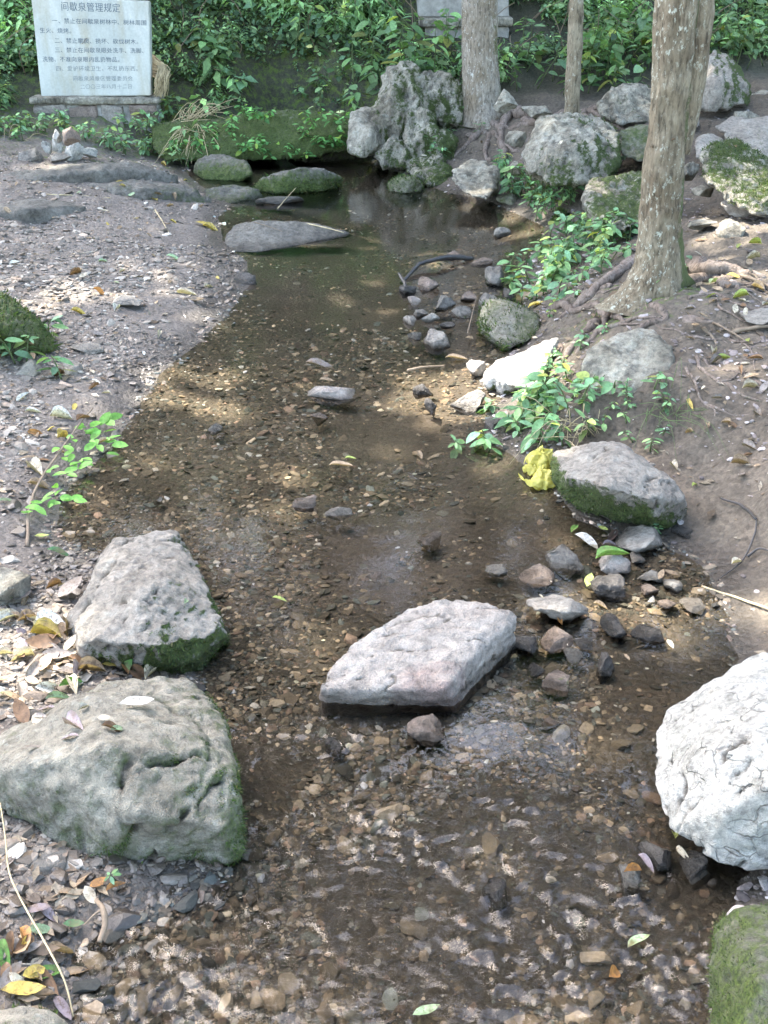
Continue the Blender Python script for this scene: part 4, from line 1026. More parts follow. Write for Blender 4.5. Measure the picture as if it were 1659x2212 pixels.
#@@PART2
# ------------------------------------------------------------------ trees
def trunk(name, label, axis, rad, mat, parent_group=None, flare=None, bark=.006, seed=1, moss=None, seg=56, rings=150):
    """axis: points from the base up; rad: radii at those points; flare: (height, extra, lobes, phase)"""
    ax = resample(axis, rings)
    t_in = np.linspace(0, 1, len(rad))
    rr = np.interp(np.linspace(0, 1, rings), t_in, rad)
    a = np.linspace(0, 2 * np.pi, seg, endpoint=False)
    base = ax[0].copy()
    hgt = ax[:, 2] - base[2]
    Rr = np.repeat(rr[:, None], seg, 1)
    if flare:
        fh, ex, lobes = flare
        k = np.exp(-np.clip(hgt, 0, None) / fh)[:, None]
        lob = np.zeros(seg)
        for ph, wd, am in lobes:
            dd = np.angle(np.exp(1j * (a - ph)))
            lob += am * np.exp(-(dd / wd) ** 2)
        Rr = Rr * (1 + k * (ex + k * lob[None, :]))
    X = ax[:, 0, None] + Rr * np.cos(a); Y = ax[:, 1, None] + Rr * np.sin(a)
    Z = np.repeat(ax[:, 2, None], seg, 1)
    V = np.stack([X, Y, Z], -1).reshape(-1, 3)
    p = V * np.array([34, 34, 7])
    d = bark * (ridged(p + seed, seed, 4) - .62) * 2.2 + .012 * fbm(V * 4 + seed, seed + 4, 3)
    nx = np.stack([np.cos(a), np.sin(a), a * 0], -1)
    V = V + d[:, None] * np.tile(nx, (rings, 1))
    Nn = np.tile(nx, (rings, 1))
    m = np.full(len(V), 0.0)
    if moss:
        dv = np.array(moss['dir']); wgt = np.linalg.norm(dv)
        m = moss.get('bias', 0) + wgt * np.clip(Nn @ (dv / wgt), 0, 1) ** 2 + moss.get('low', 0) * np.exp(-(V[:, 2] - base[2]) / .16)
        m = np.clip(m + .3 * fbm(V * 5, seed + 8, 3), 0, 1)
    V = V - base
    o = empty(name, tuple(base))
    tag(o, label, 'tree')
    t = obj('trunk', mesh_np('trunk', V, grid_faces(rings, seg, True), True, None, {'moss': m}), mat, o)
    return o, ax, rr
# crown openings cut to land sun flecks: point, height, radius, share of leaves left in the opening
SPOTS = [(230, 800, .05, .22, .75), (260, 600, .08, .24, .62), (120, 640, .1, .16, .5), (420, 640, .05, .08, .4), (1110, 790, .10, .20, .0), (1000, 830, 0, .16, .1), (930, 800, 0, .10, .2), (1620, 800, .3, .18, .5), (1010, 1390, .1, .10, .9), (1350, 760, .3, .17, .35), (1180, 700, .15, .06, .2), (960, 960, 0, .10, .3), (420, 850, 0, .10, .6), (1250, 300, .6, .14, .3), (870, 200, .6, .14, .35),
         (1600, 400, .5, .16, .3), (1320, 1350, 0, .08, .4), (1560, 1340, .03, .14, .4), (100, 1400, .06, .10, .3), (140, 320, .3, .14, .2), (1120, 1000, .05, .10, .3), (1210, 560, .15, .12, .3), (1620, 640, .38, .12, .3), 
         (560, 285, .3, .22, .4), (650, 150, .8, .3, .5), (1330, 120, .9, .3, .5), (1120, 420, .15, .14, .35)]
def sun_gaps(P, rgc, only=1.0):
    sd = np.array(SUN_DIR)
    keep = np.ones(len(P), bool)
    for px, py, hz_, rad, fr_ in SPOTS:
        if fr_ > only: continue
        c = np.array(G(px, py, hz_)) if hz_ < .75 else np.array(Q(px, py, 9.7))
        q = P - ((P[:, 2] - c[2]) / sd[2])[:, None] * sd
        keep &= (np.hypot(q[:, 0] - c[0], q[:, 1] - c[1]) > rad * (1 + .35 * fbm(q * 6, 3, 2)) + .15) | (rgc.random(len(P)) < fr_ * .7)
    return keep
def crown(parent, centre, size, n, leaf, seed, thr=-.12, name='crown'):
    rgc = np.random.default_rng(seed)
    P = rgc.normal(0, 1, (n, 3)); P /= np.linalg.norm(P, axis=1)[:, None]
    P *= rgc.uniform(.25, 1, (n, 1)) ** .5
    P = P * np.array(size) + np.array(centre)
    keep = (fbm(P * (.9 if thr < -.1 else .55), seed, 2) > thr) & sun_gaps(P, rgc, .36)
    return leaf_cloud(name, P[keep], leaf, rgc, parent, [(.05, .11, .025), (.035, .085, .02), (.075, .14, .035)], tilt=.7)
# leaf template: a pointed, folded, drooping leaf (tip along +x)
def leaf_tmpl(wid=.42, fold=.25, droop=.35, st=5, curl=0.0, wave=0.0, skew=.45):
    xs_ = np.linspace(0, 1, st + 1)
    prof = (np.sin(np.pi * xs_ ** skew * 1.0)) ** .9 if False else (xs_ ** .7) * (1 - xs_) ** .8
    prof = prof / prof.max() * wid / 2
    V = []
    for i, x_ in enumerate(xs_):
        wv = prof[i]
        zc = -droop * x_ ** 1.6 * .5 + wave * math.sin(x_ * 7)
        e = fold * wv + curl * wv * 1.4
        V += [(x_ - .1 * droop * x_, wv * (1 - .35 * abs(curl)), zc + e), (x_ - .1 * droop * x_, 0, zc), (x_ - .1 * droop * x_, -wv * (1 - .35 * abs(curl)), zc + e * (1 - .6 * wave * 10 if wave else 1))]
    V = np.array(V)
    Fc = []
    for i in range(st):
        a_ = i * 3
        Fc += [(a_, a_ + 1, a_ + 4), (a_, a_ + 4, a_ + 3), (a_ + 1, a_ + 2, a_ + 5), (a_ + 1, a_ + 5, a_ + 4)]
    return V, np.array(Fc)
def rot_frames(dirs, ups):
    x_ = dirs / (np.linalg.norm(dirs, axis=1)[:, None] + 1e-9)
    y_ = np.cross(ups, x_); y_ /= np.linalg.norm(y_, axis=1)[:, None] + 1e-9
    z_ = np.cross(x_, y_)
    return np.stack([x_, y_, z_], -1)      # n,3,3 (columns)
LT_SM = leaf_tmpl(.5, .3, .4, 3)
def leaf_cloud(name, P, size, rgc, parent, pal, tilt=.5, tmpl=LT_SM, dirs=None, mat='leaf', bright=None, var=.28):
    n = len(P)
    if dirs is None:
        a = rgc.uniform(0, 2 * np.pi, n)
        dirs = np.stack([np.cos(a), np.sin(a), rgc.normal(-.25, .35, n)], -1)
    ups = np.stack([rgc.normal(0, tilt, n), rgc.normal(0, tilt, n), np.ones(n)], -1)
    Fm = rot_frames(dirs, ups)
    s = np.broadcast_to(np.asarray(size, float), (n,)) * np.exp(rgc.normal(0, .22, n))
    TV, TF = tmpl
    V = np.einsum('nij,vj->nvi', Fm, TV) * s[:, None, None] + P[:, None, :]
    c = np.array(pal)[rgc.integers(0, len(pal), n)] * np.exp(rgc.normal(0, var, (n, 1)))
    if bright is not None: c = c * bright[:, None]
    Fa = (TF[None] + (np.arange(n) * len(TV))[:, None, None]).reshape(-1, 3)
    V = V.reshape(-1, 3)
    if parent is not None: V = V - np.array(parent.location)
    return obj(name, mesh_np(name, V, Fa, True, np.repeat(c, len(TV), axis=0)), M[mat], parent)

def surf(px, py): return T(px, py)
def root_curve(pts, r0, r1, lift=.18, n=30, z=None):
    P = [T(a, b) for a, b in pts]
    c = resample(P, n)
    rr = np.linspace(r0, r1, n)
    c[:, 2] = terr(c[:, 0], c[:, 1]) + rr * lift + rr * .9 * fbm(c * 7, int(pts[0][0]), 2)
    c[:, 0] += .018 * fbm(c * 6, int(pts[0][0]) + 1, 2); c[:, 1] += .018 * fbm(c * 6, int(pts[0][0]) + 2, 2)
    c[-1, 2] -= r1 * 1.2
    c[0, 2] -= r0 * .3
    return c, rr * (1 + .45 * fbm(c * 14, int(pts[0][1]), 2))
def roots(tree, lst, mat='root', name='root'):
    for pts, r0, r1 in lst:
        c, rr = root_curve(pts, r0, r1)
        V, q, t = tube_np(c, rr, 9, .35, int(pts[0][0]))
        V = V - np.array(tree.location)
        obj(name, mesh_np(name, V, [q, t], True, None, {'moss': np.clip(.15 + .5 * fbm(V * 6, 3, 3), 0, 1)}), M[mat], tree)
# big tree on the right
b0 = T(1425, 640)
Yt = b0.y + .09
bigtree, axb, rb = trunk('tree', 'big grey-brown tree trunk with spreading buttress roots on the right bank', [Vector((b0.x, Yt, b0.z - .06)), Q(1426, 560, Yt), Q(1430, 430, Yt), Q(1443, 250, Yt), Q(1462, 0, Yt), Q(1478, -300, Yt), Q(1490, -700, Yt) + Vector((.1, 0, .6)), Q(1490, -700, Yt) + Vector((.25, .1, 2.4)), Q(1490, -700, Yt) + Vector((.7, .8, 4.8))],
                       [.112, .083, .068, .068, .075, .084, .09, .075, .05], M['bark'], flare=(.13, .16, [(-.1, .32, 1.6), (-1.2, .35, .8), (3.3, .4, 1.0), (1.7, .4, .6), (-2.3, .35, .55)]), bark=.012, seed=3,
                       moss={'dir': (.8, .0, 0), 'low': .5, 'bias': -.08}, rings=220)
c_ = resample([Q(1470, 330, Yt + .02), Q(1497, 200, Yt + .01), Q(1512, 60, Yt + .02), Q(1530, -150, Yt + .05), Q(1560, -500, Yt + .2)], 30)
V, q, t = tube_np(c_, np.linspace(.035, .05, 30), 14, .15, 5)
obj('limb', mesh_np('limb', V - np.array(bigtree.location), [q, t], True, None, {'moss': np.clip(.1 + .5 * fbm(V * 5, 2, 3), 0, 1)}), M['bark'], bigtree)
roots(bigtree, [
    ([(1490, 575), (1530, 590), (1580, 585), (1659, 598)], .045, .012), ([(1480, 620), (1540, 600), (1570, 620), (1640, 605)], .03, .008),
    ([(1380, 560), (1330, 600), (1270, 650), (1210, 690)], .035, .014), ([(1385, 600), (1340, 640), (1290, 720), (1240, 770)], .022, .012),
    ([(1195, 668), (1240, 675), (1300, 680), (1350, 700)], .022, .010), ([(1300, 700), (1270, 720), (1230, 760), (1205, 790)], .022, .010),
    ([(1290, 720), (1330, 705), (1380, 690), (1420, 690)], .012, .006), ([(1410, 660), (1440, 690), (1400, 700), (1370, 725)], .014, .006),
    ([(1320, 620), (1260, 640), (1215, 650)], .012, .007), ([(1560, 600), (1600, 625), (1659, 635)], .012, .006),
    ([(1480, 650), (1540, 640), (1600, 660), (1680, 665)], .010, .005), ([(1500, 770), (1530, 810), (1580, 850), (1640, 870)], .008, .004),
    ([(1480, 800), (1510, 850), (1540, 900), (1530, 960)], .006, .003), ([(1520, 780), (1560, 800), (1600, 810)], .007, .003),
    ([(1260, 830), (1200, 860), (1150, 905)], .010, .005), ([(1215, 745), (1200, 800), (1190, 840)], .012, .006)])
rsr = random.Random(8)
fine_ = []
for k in range(46):
    a_, b_ = rsr.uniform(1220, 1659), rsr.uniform(560, 900)
    if a_ < 1480 and b_ > 720: continue
    pp = [(a_, b_)]
    th_ = rsr.uniform(-.7, .7)
    for q_ in range(3):
        th_ += rsr.gauss(0, .45)
        pp.append((pp[-1][0] + 34 * math.cos(th_), pp[-1][1] + 20 * math.sin(th_) + 6))
    fine_.append((pp, rsr.uniform(.003, .006), .002))
roots(bigtree, fine_, name='rootlet')
for k in range(3):
    p0 = Vector(axb[-40 - 25 * k]); dv = Vector((random.uniform(-1, 1), random.uniform(-.5, 1), .8))
    c = resample([p0, p0 + dv * .7, p0 + dv * 1.6 + Vector((0, 0, -.1))], 12)
    V, q, t = tube_np(c, np.linspace(.05, .012, 12), 7, .3, k)
    obj('limb', mesh_np('limb', V - np.array(bigtree.location), [q, t]), M['bark'], bigtree)
o = crown(bigtree, (1.3, 7.5, 7.2), (3.6, 2.1, .9), 6000, .27, 17, .06)  # crown set ahead of the trunk to block sky mirrored in the riffle
o['kind'] = 'stuff'
# pale tree at the crag
b1 = Q(1043, 238, 9.0)
paletree, axp, rp = trunk('tree', 'pale lichen-spotted tree trunk standing behind the limestone crag', [Vector((b1.x, b1.y, b1.z - .1)), Q(1040, 190, 9.0), Q(1036, 100, 9.0), Q(1036, 0, 9.0), Q(1036, -300, 9.0), Q(1036, -700, 9) + Vector((0, 0, .3)), Q(1036, -700, 9) + Vector((-.2, .8, 4.6))],
                          [.16, .138, .128, .128, .125, .10, .06], M['bark_pale'], flare=(.12, .15, [(-.2, .4, .7), (-1.5, .4, .35), (3.1, .4, .4)]), bark=.005, seed=9, moss={'dir': (.6, -.2, 0), 'low': .2, 'bias': -.2}, rings=120)
roots(paletree, [([(1080, 232), (1130, 250), (1200, 262), (1260, 300)], .05, .015), ([(1060, 245), (1040, 280), (1010, 310), (980, 340)], .04, .014), ([(1100, 245), (1080, 290), (1090, 340), (1075, 380)], .035, .012),
                 ([(1130, 258), (1180, 285), (1150, 300), (1110, 320)], .03, .012), ([(1050, 262), (1090, 275), (1130, 268), (1180, 270)], .03, .012), ([(1010, 300), (1040, 290), (1075, 300), (1120, 330)], .03, .01),
                 ([(1060, 290), (1050, 330), (1060, 350)], .022, .01), ([(1150, 262), (1200, 275), (1230, 262)], .03, .014)])
o = crown(paletree, (1.5, 11.0, 7.4), (3.6, 2.6, 1.1), 6500, .28, 19, .05)  # crown placed and gapped to limit sky glints on the water
o['kind'] = 'stuff'
# thin tree
b2 = Q(1238, 248, 8.0)
thintree, axt, rt = trunk('tree', 'thin young tree trunk between the pale tree and the big tree', [Vector((b2.x, b2.y, b2.z - .08)), Q(1236, 200, 8.0), Q(1240, 130, 8.0), Q(1245, 0, 8.0), Q(1252, -300, 8.0), Q(1260, -700, 8) + Vector((0, 0, .4)), Q(1260, -700, 8) + Vector((.2, .3, 2.6))],
                          [.052, .048, .045, .045, .044, .036, .02], M['bark'], flare=(.06, .12, [(.3, .5, .3), (3, .5, .3)]), bark=.004, seed=12, moss={'dir': (.2, 0, 0), 'low': .4, 'bias': -.15}, seg=32, rings=110)
roots(thintree, [([(1250, 248), (1300, 238), (1350, 262), (1410, 275)], .03, .014), ([(1255, 250), (1290, 262), (1340, 280), (1380, 290)], .024, .012), ([(1228, 250), (1190, 262), (1140, 262)], .03, .012), ([(1270, 240), (1310, 255), (1330, 250), (1390, 262)], .022, .012)])
o = crown(thintree, (1.7, 8.6, 5.2), (.9, .9, .7), 160, .2, 23)
o['kind'] = 'stuff'

# ------------------------------------------------------------------ unseen tree added left of the view, its crown shaped to shade the stream
def shade_canopy():
    base = (-9.6, 8.0, tz(-9.6, 8.0))
    t, ax, rr = trunk('tree', 'unseen tall leafy tree added on the left bank, its crown shaped to shade the stream', [Vector((-9.6, 8.0, base[2] - .1)), Vector((-9.6, 8.1, 3)), Vector((-9.4, 8.4, 6)), Vector((-9.1, 8.8, 9)), Vector((-8.9, 9.0, 10.2))], [.26, .22, .19, .15, .07], M['bark'], flare=(.3, .3, [(0, .5, .6), (2, .5, .6), (4, .5, .6)]), seed=31, seg=32, rings=60)
    rgc = np.random.default_rng(41)
    pts = []
    for (h, sp) in ((8.6, .165), (9.1, .165), (9.6, .17), (10.1, .2)):
        gxx, gyy = np.meshgrid(np.arange(-11.0, 1.7, sp), np.arange(4.5, 19.5, sp))
        q = np.stack([gxx.ravel(), gyy.ravel(), np.full(gxx.size, h)], -1) + rgc.normal(0, sp * .45, (gxx.size, 3)) * np.array([1, 1, 1.6])
        pts.append(q)
    P = np.concatenate(pts)
    s = np.array(SUN_DIR)
    # where each leaf's shadow lands
    k = (P[:, 2] - .1) / s[2]
    gnd = P - k[:, None] * s
    keep = np.ones(len(P), bool)
    keep &= sun_gaps(P, rgc)
    keep &= (gnd[:, 0] > -.37 * gnd[:, 1] - .45) & (gnd[:, 0] < .345 * gnd[:, 1] + 1.7) & (np.hypot((gnd[:, 0] - 2.0) / .75, (gnd[:, 1] - 4.2) / 1.25) > 1) & (gnd[:, 1] > .9) & (gnd[:, 1] < 12.0)  # leaves kept by where their shadow falls, with an opening for water glints
    keep &= fbm(gnd * 1.7, 77, 3) > -.72
    keep &= (gnd[:, 1] < 9.6) | (rgc.random(len(P)) < .45)
    LTC = leaf_tmpl(.75, .15, .2, 2)
    LTC = (LTC[0] - np.array([.45, 0, 0]), LTC[1])
    o = leaf_cloud('crown', P[keep], .30, rgc, t, [(.05, .11, .025), (.035, .085, .02), (.075, .14, .035)], tilt=.35, tmpl=LTC)
    o['kind'] = 'stuff'
    for k in range(5):
        p0 = Vector(ax[-1 - k * 4]); a = -.9 + .55 * k
        dv = Vector((math.cos(a), math.sin(a), .35))
        c = resample([p0, p0 + dv * 1.3, p0 + dv * 3.0 + Vector((0, 0, .4 - .08 * k))], 10)
        V, q, tt = tube_np(c, np.linspace(.05, .012, 10), 7, .2, k)
        obj('limb', mesh_np('limb', V - np.array(t.location), [q, tt]), M['bark'], t)
shade_canopy()

# ------------------------------------------------------------------ plaque
def mk_marble():
    m, nt, b = new_mat('pale_marble')
    pos = geo_pos(nt)
    n = noise(nt, 4, 6, .6, geo_pos(nt, (1, 1, .8)), 1.0)
    c = mix_rgb(nt, ramp(nt, n, [(.3, 0), (.7, 1)]), (.36, .375, .325), (.51, .515, .45))
    st = ramp(nt, noise(nt, 9, 4, .6, geo_pos(nt, (1, 1, .22))), [(.48, 0), (.70, 1)])
    c = mix_rgb(nt, math_node(nt, 'MULTIPLY', st, .6), c, (.33, .29, .19))
    c = mix_rgb(nt, .25, c, ramp(nt, noise(nt, 60, 4, .7, pos), [(.3, .5), (.7, 1.3)]), 'MULTIPLY')
    L(nt, c, b.inputs['Base Color'])
    b.inputs['Roughness'].default_value = .55
    L(nt, bump(nt, noise(nt, 90, 3, .7, pos), .2, .002), b.inputs['Normal'])
    return m
M['marble'] = mk_marble()
M['ink'] = mk_plain('worn_blue_paint', (.13, .16, .18), .8, .8, 60, .2, .001)
M['ink2'] = mk_plain('very_worn_paint', (.24, .265, .26), .8, .8, 60, .2, .001)
M['slabgrey'] = mk_plain('weathered_slab', (.30, .285, .25), .85, .8, 12, .2, .006)
def slab_np(c4, thick, nu=14, nv=12, chip=.006, seed=0):
    """c4: bl, br, tr, tl of the front face; thickness goes straight back"""
    bl, br, tr, tl = [np.array(p) for p in c4]
    bm = bmesh.new()
    f = [bm.verts.new(p) for p in (bl, br, tr, tl)]
    bk = [bm.verts.new(p + np.array([0, thick, 0])) for p in (bl, br, tr, tl)]
    bm.faces.new(f); bm.faces.new(bk[::-1])
    for i in range(4):
        j = (i + 1) % 4
        bm.faces.new((f[j], f[i], bk[i], bk[j]))
    bmesh.ops.recalc_face_normals(bm, faces=bm.faces)
    bmesh.ops.bevel(bm, geom=list(bm.edges), offset=chip, segments=2, affect='EDGES')
    bmesh.ops.subdivide_edges(bm, edges=list(bm.edges), cuts=3, use_grid_fill=True)
    for v in bm.verts:
        n_ = vnoise(np.array([[*(v.co * 18)]]), seed)[0]
        v.co += Vector((n_, n_ * .4, n_)) * chip * .35
    me = bpy.data.meshes.new('slab'); bm.to_mesh(me); bm.free()
    return me
def quad_text(txt, c4, u0, v0, size, parent, mat, hk=1.0, name='lettering'):
    """txt set at (u0, v0) of the quad in fractions of its width and height"""
    cu = bpy.data.curves.new('t', 'FONT')
    cu.body = txt; cu.size = 1.0; cu.extrude = 0.0; cu.resolution_u = 2; cu.space_character = 1.06
    to = bpy.data.objects.new('t', cu); COL.objects.link(to)
    dg = bpy.context.evaluated_depsgraph_get()
    me = bpy.data.meshes.new_from_object(to.evaluated_get(dg))
    bpy.data.objects.remove(to)
    bm = bmesh.new(); bm.from_mesh(me)
    if bm.faces:
        r = bmesh.ops.extrude_face_region(bm, geom=list(bm.faces))
        for v in r['geom']:
            if isinstance(v, bmesh.types.BMVert): v.co.z += .02
    bm.to_mesh(me); bm.free()
    bl, br, tr, tl = [np.array(p) for p in c4]
    wq = np.linalg.norm(br - bl); hq = np.linalg.norm(tl - bl)
    V = coords(me)
    u = u0 + V[:, 0] * size / wq; v = v0 + V[:, 1] * size * hk / hq
    P = (bl[None] * ((1 - u) * (1 - v))[:, None] + br[None] * (u * (1 - v))[:, None] + tr[None] * (u * v)[:, None] + tl[None] * ((1 - u) * v)[:, None])
    P[:, 1] -= .0008 + V[:, 2] * .04
    me.vertices.foreach_set('co', (P - np.array(parent.location)).astype(np.float32).ravel())
    me.update()
    me.materials.clear(); me.name = name
    q = obj(name, me, mat, parent); q['kind'] = 'stuff'
    return q
YP = 9.4
c4 = [Q(89, 209, YP), Q(326, 206, YP), Q(322, 3, YP), Q(67, -6, YP)]
bc = (c4[0] + c4[1]) / 2
plaque = empty('stone_plaque', (bc.x, YP, bc.z - .28))
tag(plaque, 'pale stone plaque engraved with Chinese rules standing on a rubble plinth', 'plaque')
me = slab_np(c4, .09); me.transform(Matrix.Translation(-Vector(plaque.location)))
obj('slab', me, M['marble'], plaque)
tw = .91
LINES = [(.245, .885, .083, '间歇泉管理规定', 1.15, 'ink'), (.16, .755, .058, '一、禁止在间歇泉树林中、树林周围', 1, 'ink'), (.045, .655, .058, '生火、烧烤。', 1, 'ink'), (.165, .555, .058, '二、禁止攀爬、损坏、砍伐树木。', 1, 'ink'),
         (.16, .46, .058, '三、禁止在间歇泉眼处洗手、洗脚、', 1, 'ink'), (.045, .365, .058, '洗物、不准向泉眼内乱扔物品。', 1, 'ink'), (.155, .27, .058, '四、爱护环境卫生、不乱扔东西。', 1, 'ink2'), (.30, .165, .056, '间歇泉风景区管理委员会', 1, 'ink2'), (.36, .08, .054, '二〇〇三年八月十二日', 1, 'ink2')]
for u0, v0, s_, t_, hk, mt in LINES:
    full = len(t_) * s_ * 1.06
    s2 = s_ * .91 * .80
    quad_text(t_, c4, u0, v0, s2, plaque, M[mt], hk)
# plinth: mortar core, coping, rubble stones
def box_hull(x0, x1, y0, y1, z0, z1, j=.0, rg_=random):
    return [Vector((x + rg_.uniform(-j, j), y + rg_.uniform(-j, j), z + rg_.uniform(-j, j))) for x in (x0, x1) for y in (y0, y1) for z in (z0, z1)]
pl0, pl1 = Q(62, 215, YP - .06), Q(345, 215, YP - .06)
zt = bc.z
def part_rock(name, hull, parent, mat, seed, vox=.012, amp=.008, **kw):
    o = rock(name, [hull], mat, vox=vox, amp=amp, seed=seed, smooth=3, wetz=-1, **kw)
    o.location = Vector(o.location) - Vector(parent.location)
    o.parent = parent
    ROCKS.remove(o)
    return o
part_rock('coping', box_hull(pl0.x, pl1.x, YP - .07, YP + .16, zt - .055, zt - .002, .006), plaque, 'limestone', 301, moss={'bias': -.1})
part_rock('plinth', box_hull(pl0.x + .03, pl1.x - .03, YP - .035, YP + .14, zt - .42, zt - .05, .0), plaque, M['mortar'], 302, vox=.02, amp=.01)
xw = pl1.x - pl0.x
for k, (u0, u1, v0, v1) in enumerate([(.02, .28, .05, .14), (.30, .50, .06, .20), (.53, .71, .05, .22), (.76, .96, .05, .20), (.02, .14, .16, .30), (.16, .42, .19, .32), (.45, .60, .23, .33), (.63, .85, .22, .33)]):
    h = box_hull(pl0.x + xw * u0, pl0.x + xw * u1, YP - .06, YP + .02, zt - v1 - .02, zt - v0 - .012, .018, random.Random(k + 3))
    part_rock('stone', h, plaque, 'brown' if k % 2 else 'grey', 310 + k, amp=.012, moss={'bias': .02})
# second plaque up the slope
c5 = [Q(903, 36, 10.15), Q(1100, 36, 10.15), Q(1096, -120, 10.1), Q(893, -120, 10.1)]
plq2 = empty('stone_plaque', tuple((c5[0] + c5[1]) / 2))
tag(plq2, 'grey weathered slab on the slope, half hidden behind the pale tree trunk', 'plaque')
me = slab_np(c5, .09, seed=4); me.transform(Matrix.Translation(-Vector(plq2.location)))
obj('slab', me, M['slabgrey'], plq2)
e0, e1 = Q(912, 50, 10.1), Q(1105, 50, 10.1)
zt2 = c5[0].z
part_rock('coping', box_hull(e0.x - .02, e1.x, 10.02, 10.3, zt2 - .07, zt2 - .002, .006), plq2, 'limestone', 331, moss={'bias': .2})
part_rock('plinth', box_hull(e0.x + .02, e1.x - .02, 10.06, 10.28, zt2 - .4, zt2 - .06, .01), plq2, M['mortar'], 332, vox=.02)

# straw broom behind the plaque
bro = empty('straw_bundle', tuple(Q(330, 120, 9.6)))
tag(bro, 'bundle of dry brown straw hanging down at the right edge of the pale plaque', 'straw bundle')
cv = []
rs = random.Random(5)
for k in range(150):
    u = rs.random(); s0 = Q(318 + 12 * rs.random(), 118 + 45 * rs.random(), 9.56 + .08 * rs.random())
    e = Q(332 + 30 * rs.random(), 172 + 40 * rs.random(), 9.35 + .12 * rs.random())
    m_ = s0.lerp(e, .5) + Vector((.05 + .05 * rs.random(), -.04, .03))
    cv.append((resample([s0, m_, e], 6), np.linspace(.005, .002, 6)))
o = tubes('straw', cv, M['straw'], bro, 4, .1)
o.data.transform(Matrix.Translation(-Vector(bro.location)))

# ------------------------------------------------------------------ undergrowth on the hillside
GREEN = [(0.128, 0.212, 0.099), (0.099, 0.169, 0.087), (0.163, 0.253, 0.106), (0.138, 0.228, 0.121), (0.198, 0.279, 0.113), (0.237, 0.295, 0.099), (0.207, 0.262, 0.137)]
def undergrowth():
    rgu = np.random.default_rng(61)
    P, D, S, B = [], [], [], []
    # sprigs: many small plants, each a few leaf whorls on a short leaning stem
    n = 7400
    sx = rgu.uniform(-4.3, 4.6, n); sy = np.where(rgu.random(n) < .75, 9.2 + 1.5 * rgu.random(n), 10.4 + 1.6 * rgu.random(n))
    sz = terr(sx, sy, False)
    ok = (sz > np.where((sx > -1.5) & (sx < .1), .27, .36)) & ~((sx > -2.85) & (sx < -1.62) & (sy > 9.1) & (sy < 9.62)) & ~((sx > .95) & (sy < 9.7)) & ~((sx > .1) & (sx < 1.3) & (sy > 9.8) & (sy < 10.5))
    ok &= ~((sx > -2.9) & (sx < -1.5) & (sy < 9.75))
    ok &= (fbm(np.stack([sx, sy, sz], -1) * 2.2, 5, 3) > -.3)
    ex = rgu.uniform(-3.9, -1.2, 700); ey = rgu.uniform(8.55, 9.45, 700)
    ez = terr(ex, ey, False)
    e_ok = (rgu.random(700) < sstep(8.5, 9.3, ey)) & ~((ex > -2.9) & (ex < -1.6) & ((ey > 8.8) | (ez < .1))) & ((ex < -2.75) | (ey > 8.95) | (rgu.random(700) < .25))
    sx = np.concatenate([sx[ok], ex[e_ok]]); sy = np.concatenate([sy[ok], ey[e_ok]]); sz = np.concatenate([sz[ok], ez[e_ok]])
    for x_, y_, z_ in zip(sx, sy, sz):
        big = rgu.random() < .12
        hgt = rgu.uniform(.05, .22) * (1.25 if big else 1)
        nl = int(rgu.integers(7, 15))
        ls = rgu.uniform(.075, .12) if big else rgu.uniform(.028, .062)
        br = math.exp(rgu.normal(0, .38))
        ln = np.array([rgu.normal(0, .25), rgu.normal(-.35, .25), 1.0])
        for j in range(nl):
            f = .25 + .75 * (j + rgu.random()) / nl
            a = j * 2.4 + rgu.normal(0, .4)
            P.append(np.array([x_, y_, z_]) + ln * hgt * f + np.array([math.cos(a), math.sin(a), 0]) * ls * .25)
            D.append((math.cos(a), math.sin(a) - .25, rgu.normal(-.3, .3)))
            S.append(ls * (1.15 - .4 * f)); B.append(br * (.8 + .5 * f))
    P, D, S, B = np.array(P), np.array(D), np.array(S), np.array(B)
    sp = fbm(P * 1.5, 91, 2)
    for nm, k, tm, sc, pal, lab in (('undergrowth', sp < .02, leaf_tmpl(.52, .3, .4, 2), 1.0, GREEN[:5], 'dense small-leaved weeds and creepers covering the hillside'),
                                    ('undergrowth', (sp >= .02) & (sp < .22), leaf_tmpl(.3, .3, .7, 2), 1.65, [(.17, .29, .12), (.21, .34, .13), (.15, .25, .11)], 'long-leaved drooping weeds in patches on the hillside'),
                                    ('undergrowth', sp >= .22, leaf_tmpl(.62, .2, .3, 2), .75, [(.24, .38, .13), (.20, .34, .11), (.27, .40, .18)], 'light yellowish green weeds in patches on the hillside')):
        o = leaf_cloud(nm, P[k], S[k] * sc, rgu, None, pal, tilt=.45, tmpl=tm, dirs=D[k], bright=B[k], var=.2)
        tag(o, lab, 'undergrowth', kind='stuff')
    rsd = random.Random(12)
    cv = []
    for _ in range(150):
        x_, y_ = rsd.uniform(-3.6, 3.8), rsd.uniform(9.4, 10.7)
        z_ = tz(x_, y_)
        if z_ < .4: continue
        b_ = Vector((x_, y_, z_)); e_ = b_ + Vector((rsd.gauss(0, .2), rsd.gauss(-.15, .12), rsd.uniform(.12, .4)))
        cv.append((resample([b_, b_.lerp(e_, .5) + Vector((rsd.gauss(0, .03), 0, .04)), e_], 6), np.linspace(.005, .002, 6)))
    o = tubes('dead_stems', cv, M['twig'], None, 4, .1)
    tag(o, 'thin bare stems standing among the weeds of the hillside', 'stems', kind='stuff')
    # coarser growth higher up and further off
    n = 5000
    sx = rgu.uniform(-12, 12, n); sy = 11.3 + 13 * rgu.random(n) ** 1.2
    sz = terr(sx, sy, False) + rgu.uniform(0, .8, n) * (1 + (sy - 11) * .05)
    o = leaf_cloud('hillside_growth', np.stack([sx, sy, sz], -1), .32, rgu, None, GREEN, tilt=.5, tmpl=leaf_tmpl(.5, .25, .3, 2), var=.35)
